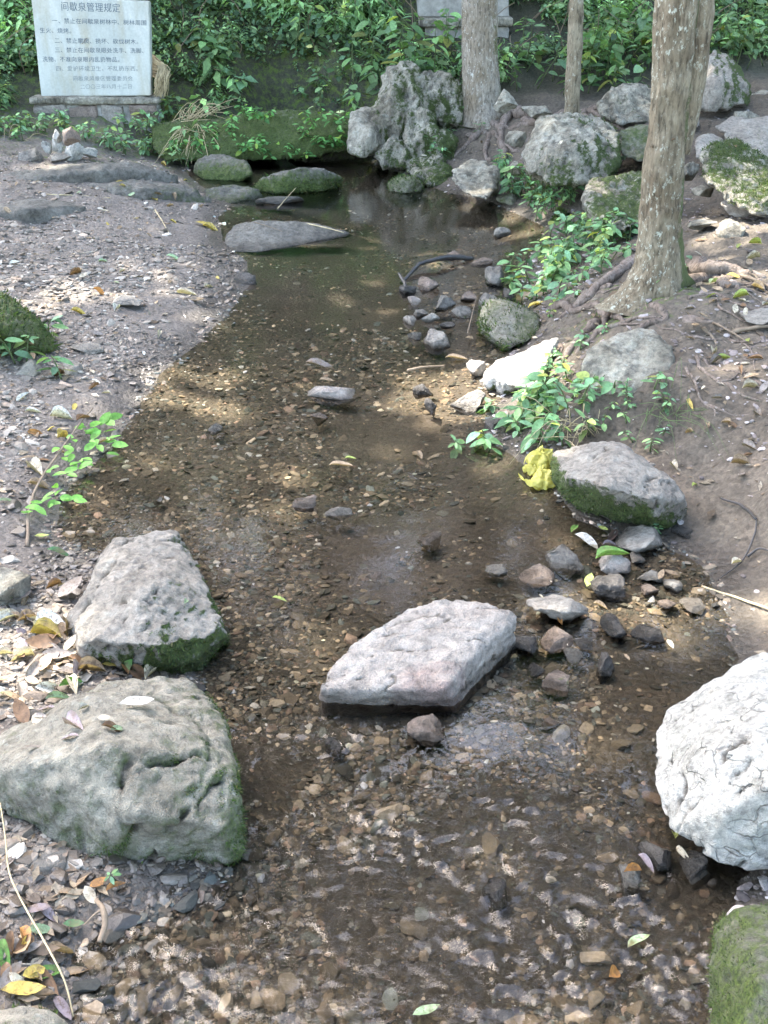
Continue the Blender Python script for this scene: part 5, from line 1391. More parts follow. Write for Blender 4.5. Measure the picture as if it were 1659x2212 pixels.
    tag(o, 'thicket of bushes higher up on the hillside', 'undergrowth', kind='stuff')
undergrowth()
# trees higher on the slope, crowns closed into a row to darken reflections
TREES_UP = [(-8.5, 14.5, 7, 'far left'), (-6, 13.6, 6.5, 'left beyond the plaque'), (-3.7, 13.4, 6, 'behind the plaque'), (-1.6, 14.2, 6, 'between the plaque and the crag'), (.5, 13.6, 6, 'above the crag'), (2.6, 14, 6, 'behind the thin tree'), (4.8, 13.2, 6.3, 'at the upper right'), (7.2, 14, 7, 'far right')]
for k, (tx, ty, hh, wh) in enumerate(TREES_UP):
    z0 = tz(tx, ty)
    t_, ax_, rr_ = trunk('tree', 'tree high on the hillside ' + wh, [Vector((tx, ty, z0 - .1)), Vector((tx + .1, ty, z0 + hh * .4)), Vector((tx + .1, ty + .2, z0 + hh * .9))], [.14, .11, .04], M['bark'], seed=50 + k, seg=16, rings=30)
    o = crown(t_, (tx, ty, z0 + hh * .5), (1.7, 1.4, 2.3), 900, .42, 80 + k); o['kind'] = 'stuff'
# unseen trees added behind and right of the viewer to block sky light
for k, (tx, ty, hh, rx, ry, n, wh) in enumerate([(6.2, 3.0, 7, 2.9, 3.6, 1500, 'beyond the right edge'), (1.5, -4.2, 8, 4.2, 2.9, 2000, 'behind the viewer'), (-5.5, -3.5, 8, 3.2, 3.2, 1500, 'behind the viewer at the left'), (7.0, 8.5, 7, 2.2, 2.4, 1100, 'far out on the right bank'), (6.8, -3.0, 8, 2.6, 3.0, 1300, 'behind the viewer at the right')]):
    z0 = tz(tx, ty)
    t_, ax_, rr_ = trunk('tree', 'unseen leafy tree added to block sky light, standing ' + wh, [Vector((tx, ty, z0 - .1)), Vector((tx + .1, ty, z0 + hh * .4)), Vector((tx - .1, ty + .2, z0 + hh * .95))], [.17, .14, .05], M['bark'], seed=70 + k, seg=16, rings=30)
    o = crown(t_, (tx, ty, z0 + hh * .78), (rx, ry, 1.8), n, .55, 120 + k); o['kind'] = 'stuff'

# ------------------------------------------------------------------ herbs with single leaves
LEAFV = [leaf_tmpl(.46, .3, .45, 5), leaf_tmpl(.38, .22, .3, 5), leaf_tmpl(.52, .35, .6, 5)]
LEAF_ME = {}
def leaf_me(k, mat='leaf', name='leaf'):
    key = (k, mat)
    if key not in LEAF_ME:
        V, Fc = LEAFV[k]
        me = mesh_np(name, V, Fc, True, np.ones((len(V), 3)))
        me.materials.append(M[mat])
        LEAF_ME[key] = me
    return LEAF_ME[key]
PAL_HERB = [(.17, .31, .14), (.13, .25, .115), (.205, .36, .155), (.19, .33, .18), (.23, .36, .14)]
PAL_DK = [(0.127, 0.237, 0.087), (0.149, 0.268, 0.099), (0.172, 0.309, 0.112)]
def herb(base, stems, hgt, nl, ls, label, seed, name='herb', cat='plant', pal=PAL_HERB, lean=(0, -.3), spread=.15, kinds=(0, 1, 2), whorl=2, group=None, up=1.0):
    rs = random.Random(seed)
    base = Vector(base)
    root = empty(name, base)
    tag(root, label, cat, group)
    cvs = []
    for s in range(stems):
        b = Vector((rs.gauss(0, spread), rs.gauss(0, spread * .7), 0))
        gz_ = tz(base.x + b.x, base.y + b.y) - base.z
        b.z = max(gz_, -.12) if abs(gz_) < .3 else 0
        h = hgt * rs.uniform(.6, 1.15)
        tip = b + Vector((lean[0] * h + rs.gauss(0, .25) * h, lean[1] * h + rs.gauss(0, .2) * h, h * up))
        mid_ = b.lerp(tip, .5) + Vector((rs.gauss(0, .06) * h, rs.gauss(0, .06) * h, .12 * h))
        c = resample([b, mid_, tip], 8)
        cvs.append((c, np.linspace(.0035, .0015, 8) * (ls / .06) ** .5))
        k = 0
        while k < nl:
            f = .3 + .7 * (k + .5) / nl
            pt = Vector(c[min(7, int(f * 7.99))])
            a0 = rs.uniform(0, 6.28)
            for j in range(whorl):
                if k >= nl: break
                a = a0 + j * 2 * math.pi / whorl + rs.gauss(0, .25)
                el = rs.gauss(-.12, .28)
                d = Vector((math.cos(a), math.sin(a), el)).normalized()
                upv = Vector((rs.gauss(0, .3), rs.gauss(-.15, .3), 1))
                y_ = upv.cross(d).normalized(); z_ = d.cross(y_)
                sz = ls * rs.uniform(.45, 1.2) * (1.1 - .25 * f)
                m = Matrix((d, y_, z_)).transposed().to_4x4()
                o = bpy.data.objects.new('leaf', leaf_me(rs.choice(kinds)))
                o.matrix_basis = Matrix.Translation(pt + d * sz * .15) @ m @ Matrix.Diagonal((sz, sz * rs.uniform(.85, 1.15), sz, 1))
                br = math.exp(rs.gauss(0, .28)) * (.7 + .5 * f)
                cc = rs.choice(pal)
                if rs.random() < .12: cc = (cc[0] * 1.7, cc[1] * 1.15, cc[2] * .7)
                o.color = (cc[0] * br, cc[1] * br, cc[2] * br, 1)
                link(o, root)
                k += 1
    for cv in cvs: tubes('stem', [cv], M['stem'], root, 5, .1)
    return root
def hz(px, py, Y, back=0): return Q(px, py, Y)
HERBS = [
 # base (px,py), stems, height, leaves per stem, leaf size, label
 ((1135, 425), 9, .17, 9, .062, 'bright leafy herb clump at the pool edge below the big pale boulder'),
 ((1095, 410), 4, .12, 7, .05, 'small bright herb leaning over the pool from the limestone lump'),
 ((1195, 455), 6, .13, 8, .05, 'leafy herb to the right of the pool edge clump'),
 ((1265, 540), 7, .15, 8, .055, 'herb growing below the craggy ledge, left of the big tree'),
 ((1235, 505), 5, .14, 8, .06, 'upright herb with drooping leaves beside the mossy hummock'),
 ((1195, 600), 8, .12, 9, .058, 'dense herb overhanging the water in the bend, left of the big tree'),
 ((1160, 640), 5, .09, 7, .055, 'broad-leaved herb lowest over the water in the bend'),
 ((1330, 530), 6, .14, 7, .06, 'narrow-leaved herb at the left foot of the big trunk'),
 ((1290, 575), 5, .08, 7, .05, 'low herb among the roots left of the big trunk'),
 ((1160, 700), 4, .06, 7, .035, 'tiny herb hanging from the root tip above the moss slab'),
 ((1165, 880), 8, .10, 8, .055, 'leafy herb on the bank below the sunlit white rock'),
 ((1120, 950), 6, .08, 7, .055, 'star-leaved herb at the water edge above the yellow bag'),
 ((1190, 930), 6, .11, 7, .05, 'grassy herb clump between the white rock and the rounded boulder'),
 ((1050, 890), 2, .05, 5, .042, 'single pale sprig standing in the water by the dark stone'),
 ((1345, 920), 3, .05, 5, .026, 'creeping herb under the flat-topped boulder'),
 ((1395, 950), 3, .05, 5, .03, 'small creeper behind the rounded boulder'),
 ((1440, 840), 5, .05, 6, .026, 'clover-like weed at the right side of the flat-topped boulder'),
 ((1325, 870), 3, .06, 5, .05, 'pair of leaves sprouting in front of the flat-topped boulder'),
 ((1415, 635), 2, .07, 7, .045, 'small sprig growing at the very foot of the big trunk'),
 ((1478, 590), 2, .06, 5, .05, 'sprig in the fork of the right buttress root'),
 ((1225, 780), 5, .05, 7, .026, 'creeper on the white rock beside the roots'),
 ((1320, 385), 4, .14, 7, .05, 'herb in the crack beside the green side of the big pale boulder'),
 ((945, 350), 7, .12, 9, .045, 'herb tuft hanging in front of the limestone crag'),
 ((975, 310), 3, .10, 7, .045, 'small herb high on the right side of the crag'),
 ((1410, 1150), 2, .03, 5, .022, 'tiny green seedling at the foot of the rounded boulder'),
 ((255, 1905), 1, .05, 7, .016, 'tiny green fern under the overhang of the green-stained boulder'),
 ((10, 790), 5, .12, 8, .06, 'pale leafed herb in front of the moss mound at the left edge'),
 ((60, 740), 3, .08, 6, .055, 'small herb on the right flank of the moss mound'),
 ((460, 370), 6, .07, 7, .04, 'low herb on the humped mossy pool rock'),
 ((1085, 385), 6, .15, 9, .055, 'tall bright herb nearest the limestone lump at the pool edge'), ((1160, 440), 7, .12, 8, .055, 'bright herb between the pool edge clump and the mossy hummock'), ((1230, 440), 6, .12, 8, .05, 'herb climbing the left end of the craggy ledge'),
 ((1280, 500), 6, .14, 8, .052, 'herb in front of the craggy ledge'), ((1225, 560), 7, .13, 8, .055, 'leafy herb midway along the strip between pool and big tree'), ((1165, 570), 5, .11, 8, .055, 'herb hanging over the water behind the dense overhanging herb'),
 ((1145, 610), 5, .09, 7, .06, 'pale broad-leaved herb at the water line left of the big tree'), ((1260, 610), 5, .10, 7, .05, 'herb rooted on the mossy bank just left of the roots'), ((1130, 910), 6, .09, 7, .05, 'leafy herb between the dark water stone and the grass tuft'), ((1170, 840), 4, .07, 7, .04, 'small herb growing out under the sunlit white rock'), ((1355, 880), 3, .05, 5, .022, 'small-leaved creeper on the mound below the flat-topped boulder'),
]
for i, (b, st, h, nl, ls, lab) in enumerate(HERBS):
    p = T(*b)
    herb(p, int(st * 1.35) if st > 2 else st, h * 1.1, nl + 1, ls * 1.22, lab, 400 + i, spread=.075 if st > 2 else .01, pal=PAL_HERB)
# ivy-like herbs on the far ledge and weeds by the plaque
LEDGE = [(560, 290, 'first'), (680, 270, 's'), (470, 300, 's'), (410, 290, 's'), (720, 290, 's'), (620, 305, 's'), (520, 262, 's')]
LLAB = ['bright trailing weed at the middle of the mossy ledge', 'bright trailing weed near the right end of the mossy ledge', 'weed among dry stalks at the left of the mossy ledge', 'weed at the left end of the mossy ledge beside the plinth', 'weed hanging at the right end of the ledge above the dark water', 'small weed low on the front of the mossy ledge', 'weed on top of the mossy ledge']
for i, (a, b, _) in enumerate(LEDGE):
    herb(Q(a, b, 8.95), 13, .12, 9, .062, LLAB[i], 470 + i, spread=.12, lean=(0, -.6), pal=[(.14, .32, .09), (.11, .27, .08), (.17, .37, .11)])
WEEDS = [(215, 345, 'weeds growing right behind the pile of pale stones'), (300, 320, 'weeds in front of the right end of the plinth'), (40, 300, 'weeds at the left corner of the plinth'), (95, 265, 'weed climbing the left of the plinth'), (300, 245, 'weed climbing the right end of the plinth'), (20, 330, 'low weeds at the left edge beside the stone pile'), (370, 310, 'leafy weed beside the dry grass clump')]
for i, (a, b, lab) in enumerate(WEEDS):
    herb(Q(a, b, 9.1 if b < 280 else 8.9), 12, .12, 8, .062, lab, 490 + i, spread=.13, lean=(0, -.35), pal=PAL_HERB)
# larger leaved shrubs on the hillside
SHRUBS = [
 (870, 175, 9.55, 9, .50, 11, .15, 'large-leaved shrub hanging beside the crag'), (790, 120, 9.7, 6, .34, 10, .13, 'shrub with long pointed leaves left of the grey slab'), (930, 90, 9.8, 6, .34, 9, .13, 'leafy shrub right under the grey slab'),
 (760, 235, 9.3, 5, .26, 8, .13, 'dark shrub drooping over the head of the pool'), (560, 170, 9.6, 6, .26, 10, .10, 'medium shrub at the middle of the hillside'), (640, 130, 9.7, 6, .26, 10, .10, 'shrub with feathery leaves on the hillside'),
 (450, 90, 9.9, 6, .28, 10, .11, 'shrub right of the pale plaque'), (1140, 120, 9.6, 7, .34, 11, .12, 'shrub between the pale tree and the thin tree'), (1190, 190, 9.3, 6, .26, 9, .10, 'low shrub left of the thin tree foot'),
 (1300, 140, 9.5, 8, .38, 11, .14, 'big-leaved shrub right of the thin tree'), (1340, 60, 9.8, 8, .40, 11, .14, 'tall leafy shrub behind the thin tree'), (1270, 205, 9.1, 6, .20, 9, .13, 'broad-leaved shrub low at the foot of the thin tree'),
 (1395, 150, 9.5, 6, .30, 10, .12, 'shrub just left of the big trunk'), (1550, 80, 9.7, 7, .34, 11, .10, 'dark shrub above the pointed boulder'), (1630, 120, 9.5, 7, .34, 11, .10, 'dark shrub at the right edge of the hillside'), (1600, 40, 10.0, 7, .36, 11, .10, 'shrub in the upper right corner'),
 (40, 120, 9.7, 7, .30, 11, .09, 'dark shrub at the left edge behind the plaque'), (20, 220, 9.4, 6, .18, 9, .05, 'weedy shrub left of the plaque'), (360, 200, 9.5, 6, .2, 9, .08, 'low shrub at the right of the plaque foot'), (720, 60, 10.0, 7, .3, 10, .11, 'pale green shrub at the top of the hillside')]
for i, (a, b, Y, st, h, nl, ls, lab) in enumerate(SHRUBS):
    p = Q(a, b + 40, Y)
    p.z = max(min(p.z, tz(p.x, p.y) + .12), tz(p.x, p.y) - .02)
    herb(p, st, h, nl, ls, lab, 520 + i, name='shrub', cat='shrub', spread=.16, lean=(0, -.45), pal=PAL_DK + GREEN[:3], whorl=2)

# ------------------------------------------------------------------ dry grass, sticks, bag
def stalks(name, label, cat, specs, mat, n, r, seed, pn='blade'):
    rs = random.Random(seed)
    pts = [Vector(s) for s in specs]
    root = empty(name, pts[0]); tag(root, label, cat)
    for k in range(n):
        b = pts[0] + Vector((rs.gauss(0, .05), rs.gauss(0, .04), 0))
        dv = (pts[1] - pts[0]) * rs.uniform(.5, 1.2) + Vector((rs.gauss(0, .12), rs.gauss(0, .06), rs.gauss(0, .05)))
        m_ = b + dv * .55 + Vector((0, 0, abs(rs.gauss(.04, .04))))
        c = resample([b, m_, b + dv], 7)
        V, q, t = tube_np(c, np.linspace(r, r * .4, 7), 4, .1, k)
        obj(pn, mesh_np(pn, V - np.array(pts[0]), [q, t]), M[mat], root)
    return root
stalks('dry_grass', 'tangle of dry straw stalks drooping over the ledge, right of the plinth', 'dry grass', [Q(420, 285, 9.0), Q(380, 335, 8.7)], 'straw', 30, .003, 3)
stalks('dry_grass', 'dry pale grass tuft above the ledge beside the weeds', 'dry grass', [Q(400, 262, 9.15), Q(455, 240, 9.1)], 'straw', 24, .003, 4)
stalks('dry_grass', 'dry straw tuft at the far left edge of the hillside', 'dry grass', [Q(10, 330, 8.8), Q(35, 290, 8.8)], 'straw', 16, .003, 6)
stalks('grass_tuft', 'pale dry grass tuft between the herbs and the rounded boulder', 'grass', [T(1235, 930), T(1195, 985) + Vector((0, 0, .02))], 'straw', 30, .0016, 7)
stalks('grass_tuft', 'thin green grass on the muddy slope behind the rounded boulder', 'grass', [T(1440, 930) + Vector((0, 0, .06)), T(1500, 960)], 'stem', 26, .0013, 8)
def stick(name, label, pts, r, mat, cat='stick', twigs=()):
    root = empty(name, Vector(pts[0])); tag(root, label, cat)
    def tb(nm, P, rad):
        c = resample(P, max(8, 6 * len(P)))
        V, q, t = tube_np(c, np.interp(np.linspace(0, 1, len(c)), np.linspace(0, 1, len(rad)), rad), 8, .45, int(abs(P[0][0] * 1000)) % 999)
        obj(nm, mesh_np(nm, V - np.array(root.location), [q, t]), M[mat], root)
    tb('stem', pts, r)
    for P, rad in twigs: tb('twig', P, rad)
    return root
stick('bent_stick', 'dark wet bent stick arching out of the water in the bend', gg((865, 612, -.01), (880, 598, .01), (905, 572, .03), (945, 560, .04), (975, 556, .03), (1020, 558, .01)), [.010, .010, .012, .014, .015, .013], 'twig_dark',
      twigs=[(gg((882, 632, .0), (870, 605, .03), (862, 590, .05)), [.008, .009, .006])])
stick('twig', 'dark forked twig on the mud at the right edge', [T(1555, 1255) + Vector((0, 0, .01)), T(1600, 1225) + Vector((0, 0, .02)), T(1625, 1180) + Vector((0, 0, .03)), T(1632, 1135) + Vector((0, 0, .02))], [.002, .0028, .0032, .002], 'twig_dark',
      twigs=[([T(1612, 1215) + Vector((0, 0, .02)), T(1640, 1205) + Vector((0, 0, .03)), T(1680, 1215) + Vector((0, 0, .02))], [.004, .003, .002]), ([T(1555, 1090) + Vector((0, 0, .02)), T(1600, 1105) + Vector((0, 0, .02)), T(1632, 1135) + Vector((0, 0, .02))], [.003, .004, .004])])
stick('dry_stem', 'straight orange-brown dry stem lying on the mud at the right edge', [T(1515, 1272) + Vector((0, 0, .008)), T(1590, 1298) + Vector((0, 0, .010)), T(1690, 1332) + Vector((0, 0, .008))], [.003, .0035, .0035], 'straw')
stick('dry_stem', 'long thin pale stalk leaning across the leaf pile at the lower left', [G(0, 1735, .12), G(12, 1810, .11), G(25, 1900, .09), G(105, 2050, .08), G(140, 2120, .06), G(158, 2195, .03)], [.0012, .0014, .0016, .0017, .0016, .0012], 'straw')
stick('stick', 'bent grey stick standing by the orange leaf at the lower left', [G(208, 1945, .045), G(222, 1965, .06), G(226, 2000, .05), G(215, 2035, .04)], [.004, .005, .005, .004], 'twig', twigs=[(G_ := [G(222, 1965, .06), G(205, 1975, .05), G(180, 2000, .045)], [.003, .002, .0015])])
for k, (a, b, c_, d, rr, lab) in enumerate([(1520, 715, 1548, 750, .010, 'short broken grey stick on the path right of the big tree'), (1580, 725, 1690, 710, .012, 'grey branch lying at the right edge of the path'), (1540, 700, 1610, 740, .006, 'thin brown stick crossing behind the broken stick on the path'),
                                            (1600, 600, 1690, 640, .010, 'brown branch at the right edge above the path'), (100, 422, 240, 430, .006, 'long pale bamboo stalk on the rock shelf at the left'), (335, 455, 365, 505, .006, 'straw stalk lying on the gravel near the pool rim'),
                                            (550, 480, 610, 500, .004, 'thin stick on the grey slab'), (655, 482, 742, 502, .006, 'curved pale stick over the right end of the grey slab'), (1010, 720, 1030, 640, .004, 'thin pale twig standing among the stones of the bend'), (880, 800, 960, 790, .008, 'brown sunken stick beside the sunny patch of the stream'),
                                            (600, 450, 640, 405, .004, 'yellow stalk leaning on the domed pool rock')]):
    zz = {6: .10, 7: .06, 8: .05, 9: .01, 10: .1}.get(k)
    p0, p1 = (T(a, b), T(c_, d)) if zz is None else (G(a, b, zz), G(c_, d, zz * .6))
    if zz is None: p0.z += rr; p1.z += rr
    m_ = p0.lerp(p1, .5) + Vector((0, 0, rr * .6))
    stick('stick', lab, [p0, m_, p1], [rr * .8, rr * .55, rr * .4], 'straw' if k in (4, 5, 7, 10) else 'twig')
# yellow bag: crumpled thin film
def mk_bag():
    m, nt, b = new_mat('yellow_plastic_film')
    b.inputs['Base Color'].default_value = (.62, .56, .14, 1)
    b.inputs['Roughness'].default_value = .25
    tr = nt.nodes.new('ShaderNodeBsdfTranslucent'); tr.inputs['Color'].default_value = (.75, .70, .2, 1)
    ms = nt.nodes.new('ShaderNodeMixShader'); ms.inputs[0].default_value = .4
    L(nt, b.outputs[0], ms.inputs[1]); L(nt, tr.outputs[0], ms.inputs[2])
    L(nt, bump(nt, noise(nt, 45, 4, .7, geo_pos(nt), 1.5), .6, .01), b.inputs['Normal'])
    L(nt, ms.outputs[0], nt.nodes['Material Output'].inputs['Surface'])
    return m
M['bag'] = mk_bag()
def bag():
    o = empty('plastic_bag', tuple(G(1165, 1050, 0)))
    tag(o, 'crumpled yellow plastic bag caught against the left of the rounded boulder', 'plastic bag')
    def fold(name, cpx, cpy, cz, rx, ry, rz, ph, k):
        n, m_ = 34, 44
        u = np.linspace(.02, 1, n)[:, None]; th = np.linspace(0, 2 * np.pi, m_)[None, :]
        pl = np.sin(k * th + ph + 2.2 * u) + .6 * np.sin((2 * k + 1) * th - ph * 2 + u * 3) + .5 * np.sin(3 * th + ph)
        rr_ = np.sin(u * np.pi * .62) * (1 + .17 * pl * u)
        hh_ = np.cos(u * np.pi * .56) * (1 + .12 * pl) + .10 * pl * u
        P = np.stack([rr_ * np.cos(th) * rx, rr_ * np.sin(th) * ry, hh_ * rz], -1).reshape(-1, 3)
        P = P + .013 * np.stack([fbm(P * 55, 3 + j, 3) for j in range(3)], -1)
        c = G(cpx, cpy, cz)
        obj(name, mesh_np(name, P + np.array(c - Vector(o.location)), grid_faces(n, m_)), M['bag'], o)
    fold('upper_fold', 1170, 1004, .018, .040, .05, .05, .4, 4)
    fold('lower_fold', 1172, 1044, .004, .036, .045, .042, 2.1, 3)
    fold('side_fold', 1148, 1018, .004, .024, .035, .022, 4.0, 3)
    # handles: two thin ribbons
    for k, pts in enumerate([[(1180, 985, .06), (1150, 978, .07), (1132, 1000, .05), (1142, 1018, .03)], [(1180, 1035, .03), (1150, 1045, .02), (1130, 1035, .008), (1120, 1025, .004)]]):
        c = resample(gg(*pts), 16)
        wv = .012 * np.stack([fbm(c * 30, k, 2), fbm(c * 30, k + 5, 2), .6 + fbm(c * 30, k + 9, 2)], -1)
        V = np.concatenate([c - wv, c, c + wv]) - np.array(o.location)
        obj('handle', mesh_np('handle', V, grid_faces(3, 16)), M['bag'], o)
bag()
# green leafy branch broken off, lying at the left water edge
def branch():
    pts = [T(60, 1185), T(66, 1120), T(90, 1060), T(130, 1000), T(175, 945), T(205, 915)]
    lift = [.006, .03, .035, .035, .05, .06]
    P = [p + Vector((0, 0, l)) for p, l in zip(pts, lift)]
    root = empty('fallen_branch', pts[0]); tag(root, 'broken branch with glossy green leaves lying at the left water edge', 'branch')
    c = resample(P, 40)
    V, q, t = tube_np(c, np.linspace(.0055, .0025, 40), 7, .2, 4)
    obj('stem', mesh_np('stem', V - np.array(pts[0]), [q, t]), M['twig'], root)
    rs = random.Random(9)
    LV = [(52, 1105, 110, .05, 1), (95, 1080, 30, .045, 0), (105, 1068, 200, .05, 0), (125, 1062, 80, .05, 0), (140, 1075, -20, .05, 0), (170, 1080, -10, .045, 0), (150, 1015, 20, .05, 0), (115, 1010, 170, .055, 0), (130, 1022, 180, .05, 0), (180, 1005, 10, .055, 0), (150, 968, 150, .05, 0), (160, 950, 120, .05, 0), (140, 990, 120, .045, 0), (185, 990, -30, .05, 0),
          (190, 930, 100, .07, 1), (205, 915, 75, .08, 1), (225, 905, 70, .08, 1), (245, 900, 40, .075, 1), (232, 930, 60, .07, 1), (240, 945, 10, .06, 0), (255, 960, -10, .06, 0), (222, 950, -40, .06, 0), (215, 965, -60, .05, 0), (170, 925, 130, .06, 1), (205, 940, 60, .06, 0), (192, 965, 45, .055, 0), (160, 1000, 60, .05, 0), (85, 1100, -30, .05, 0), (75, 1095, 190, .05, 0)]
    rv = random.Random(31)
    LV += [(a_ + rv.gauss(0, 16), b_ + rv.gauss(0, 14), an_ + rv.gauss(0, 50), s_ * rv.uniform(.6, .95), kk_) for (a_, b_, an_, s_, kk_) in LV]
    for (a, b, ang, s, kk) in LV:
        p = G(a, b, tz(*T(a, b)[:2]) + .035)
        th = R(ang)
        d = Vector((math.cos(th), math.sin(th), rs.gauss(.15, .3))).normalized()
        upv = Vector((rs.gauss(0, .35), rs.gauss(-.3, .3), 1)); y_ = upv.cross(d).normalized(); z_ = d.cross(y_)
        o = bpy.data.objects.new('leaf', leaf_me(kk))
        s *= 1.0
        o.matrix_basis = Matrix.Translation(p - Vector(pts[0]) - d * s * .4) @ Matrix((d, y_, z_)).transposed().to_4x4() @ Matrix.Diagonal((s, s * 1.0, s, 1))
        br = rs.uniform(.8, 1.5)
        o.color = (.17 * br, .36 * br, .07 * br, 1)
        link(o, root)
branch()

# ------------------------------------------------------------------ fallen leaves
DEADV = [leaf_tmpl(.40, .3, .35, 6, curl=.25, wave=.02), leaf_tmpl(.38, .5, .6, 6, curl=.55, wave=.02), leaf_tmpl(.45, .3, -.4, 5, wave=.03), leaf_tmpl(.5, .8, .3, 5, curl=.8, wave=.02), leaf_tmpl(.34, .2, .5, 5)]
DEAD_ME = []
for V, Fc in DEADV:
    me = mesh_np('fallen_leaf', V, Fc, True, np.ones((len(V), 3))); me.materials.append(M['dead_leaf']); DEAD_ME.append(me)
    me['wid'] = 1
bpy.context.view_layer.update()
DG = bpy.context.evaluated_depsgraph_get()
LC = {'tan': (.34, .245, .15), 'brown': (.20, .115, .06), 'cream': (.50, .44, .32), 'white': (.60, .58, .50), 'yellow': (.50, .38, .09), 'ylw_green': (.32, .38, .10), 'green': (.13, .27, .06), 'pale_green': (.30, .41, .22), 'orange': (.42, .20, .06), 'dark': (.09, .055, .045), 'grey': (.24, .205, .175), 'dkgreen': (.06, .15, .06), 'lilac': (.25, .205, .215)}
def drop_leaf(px, py, L_px, ang, col, label, group=None, kind=None, lift=.0, var=.15, tilt=.18):
    d = ray(px, py).normalized()
    hit, loc, nor, _, ob, _ = scn.ray_cast(DG, (0, 0, CAMZ), d)
    if not hit: return
    if nor.z < .15: nor = Vector((nor.x * .4, nor.y * .4, max(nor.z, .4)))
    n = (nor.normalized() + Vector((random.gauss(0, tilt), random.gauss(0, tilt), .8))).normalized()
    s = L_px * depth(loc) / F
    th = R(ang)
    dd = Vector((math.cos(th), math.sin(th), 0))
    dd = (dd - n * dd.dot(n)).normalized()
    y_ = n.cross(dd)
    o = bpy.data.objects.new('fallen_leaf', DEAD_ME[kind if kind is not None else random.randrange(5)])
    m = Matrix((dd, y_, n)).transposed().to_4x4()
    o.matrix_world = Matrix.Translation(loc + n * (.006 + lift + s * .05) - dd * s * .45) @ m @ Matrix.Diagonal((s, s * random.uniform(.85, 1.2), s, 1))
    c = LC[col]; b = math.exp(random.gauss(0, var))
    o.color = (min(c[0] * b, .85), min(c[1] * b, .85), min(c[2] * b, .85), 1)
    link(o); tag(o, label, 'leaf', group)
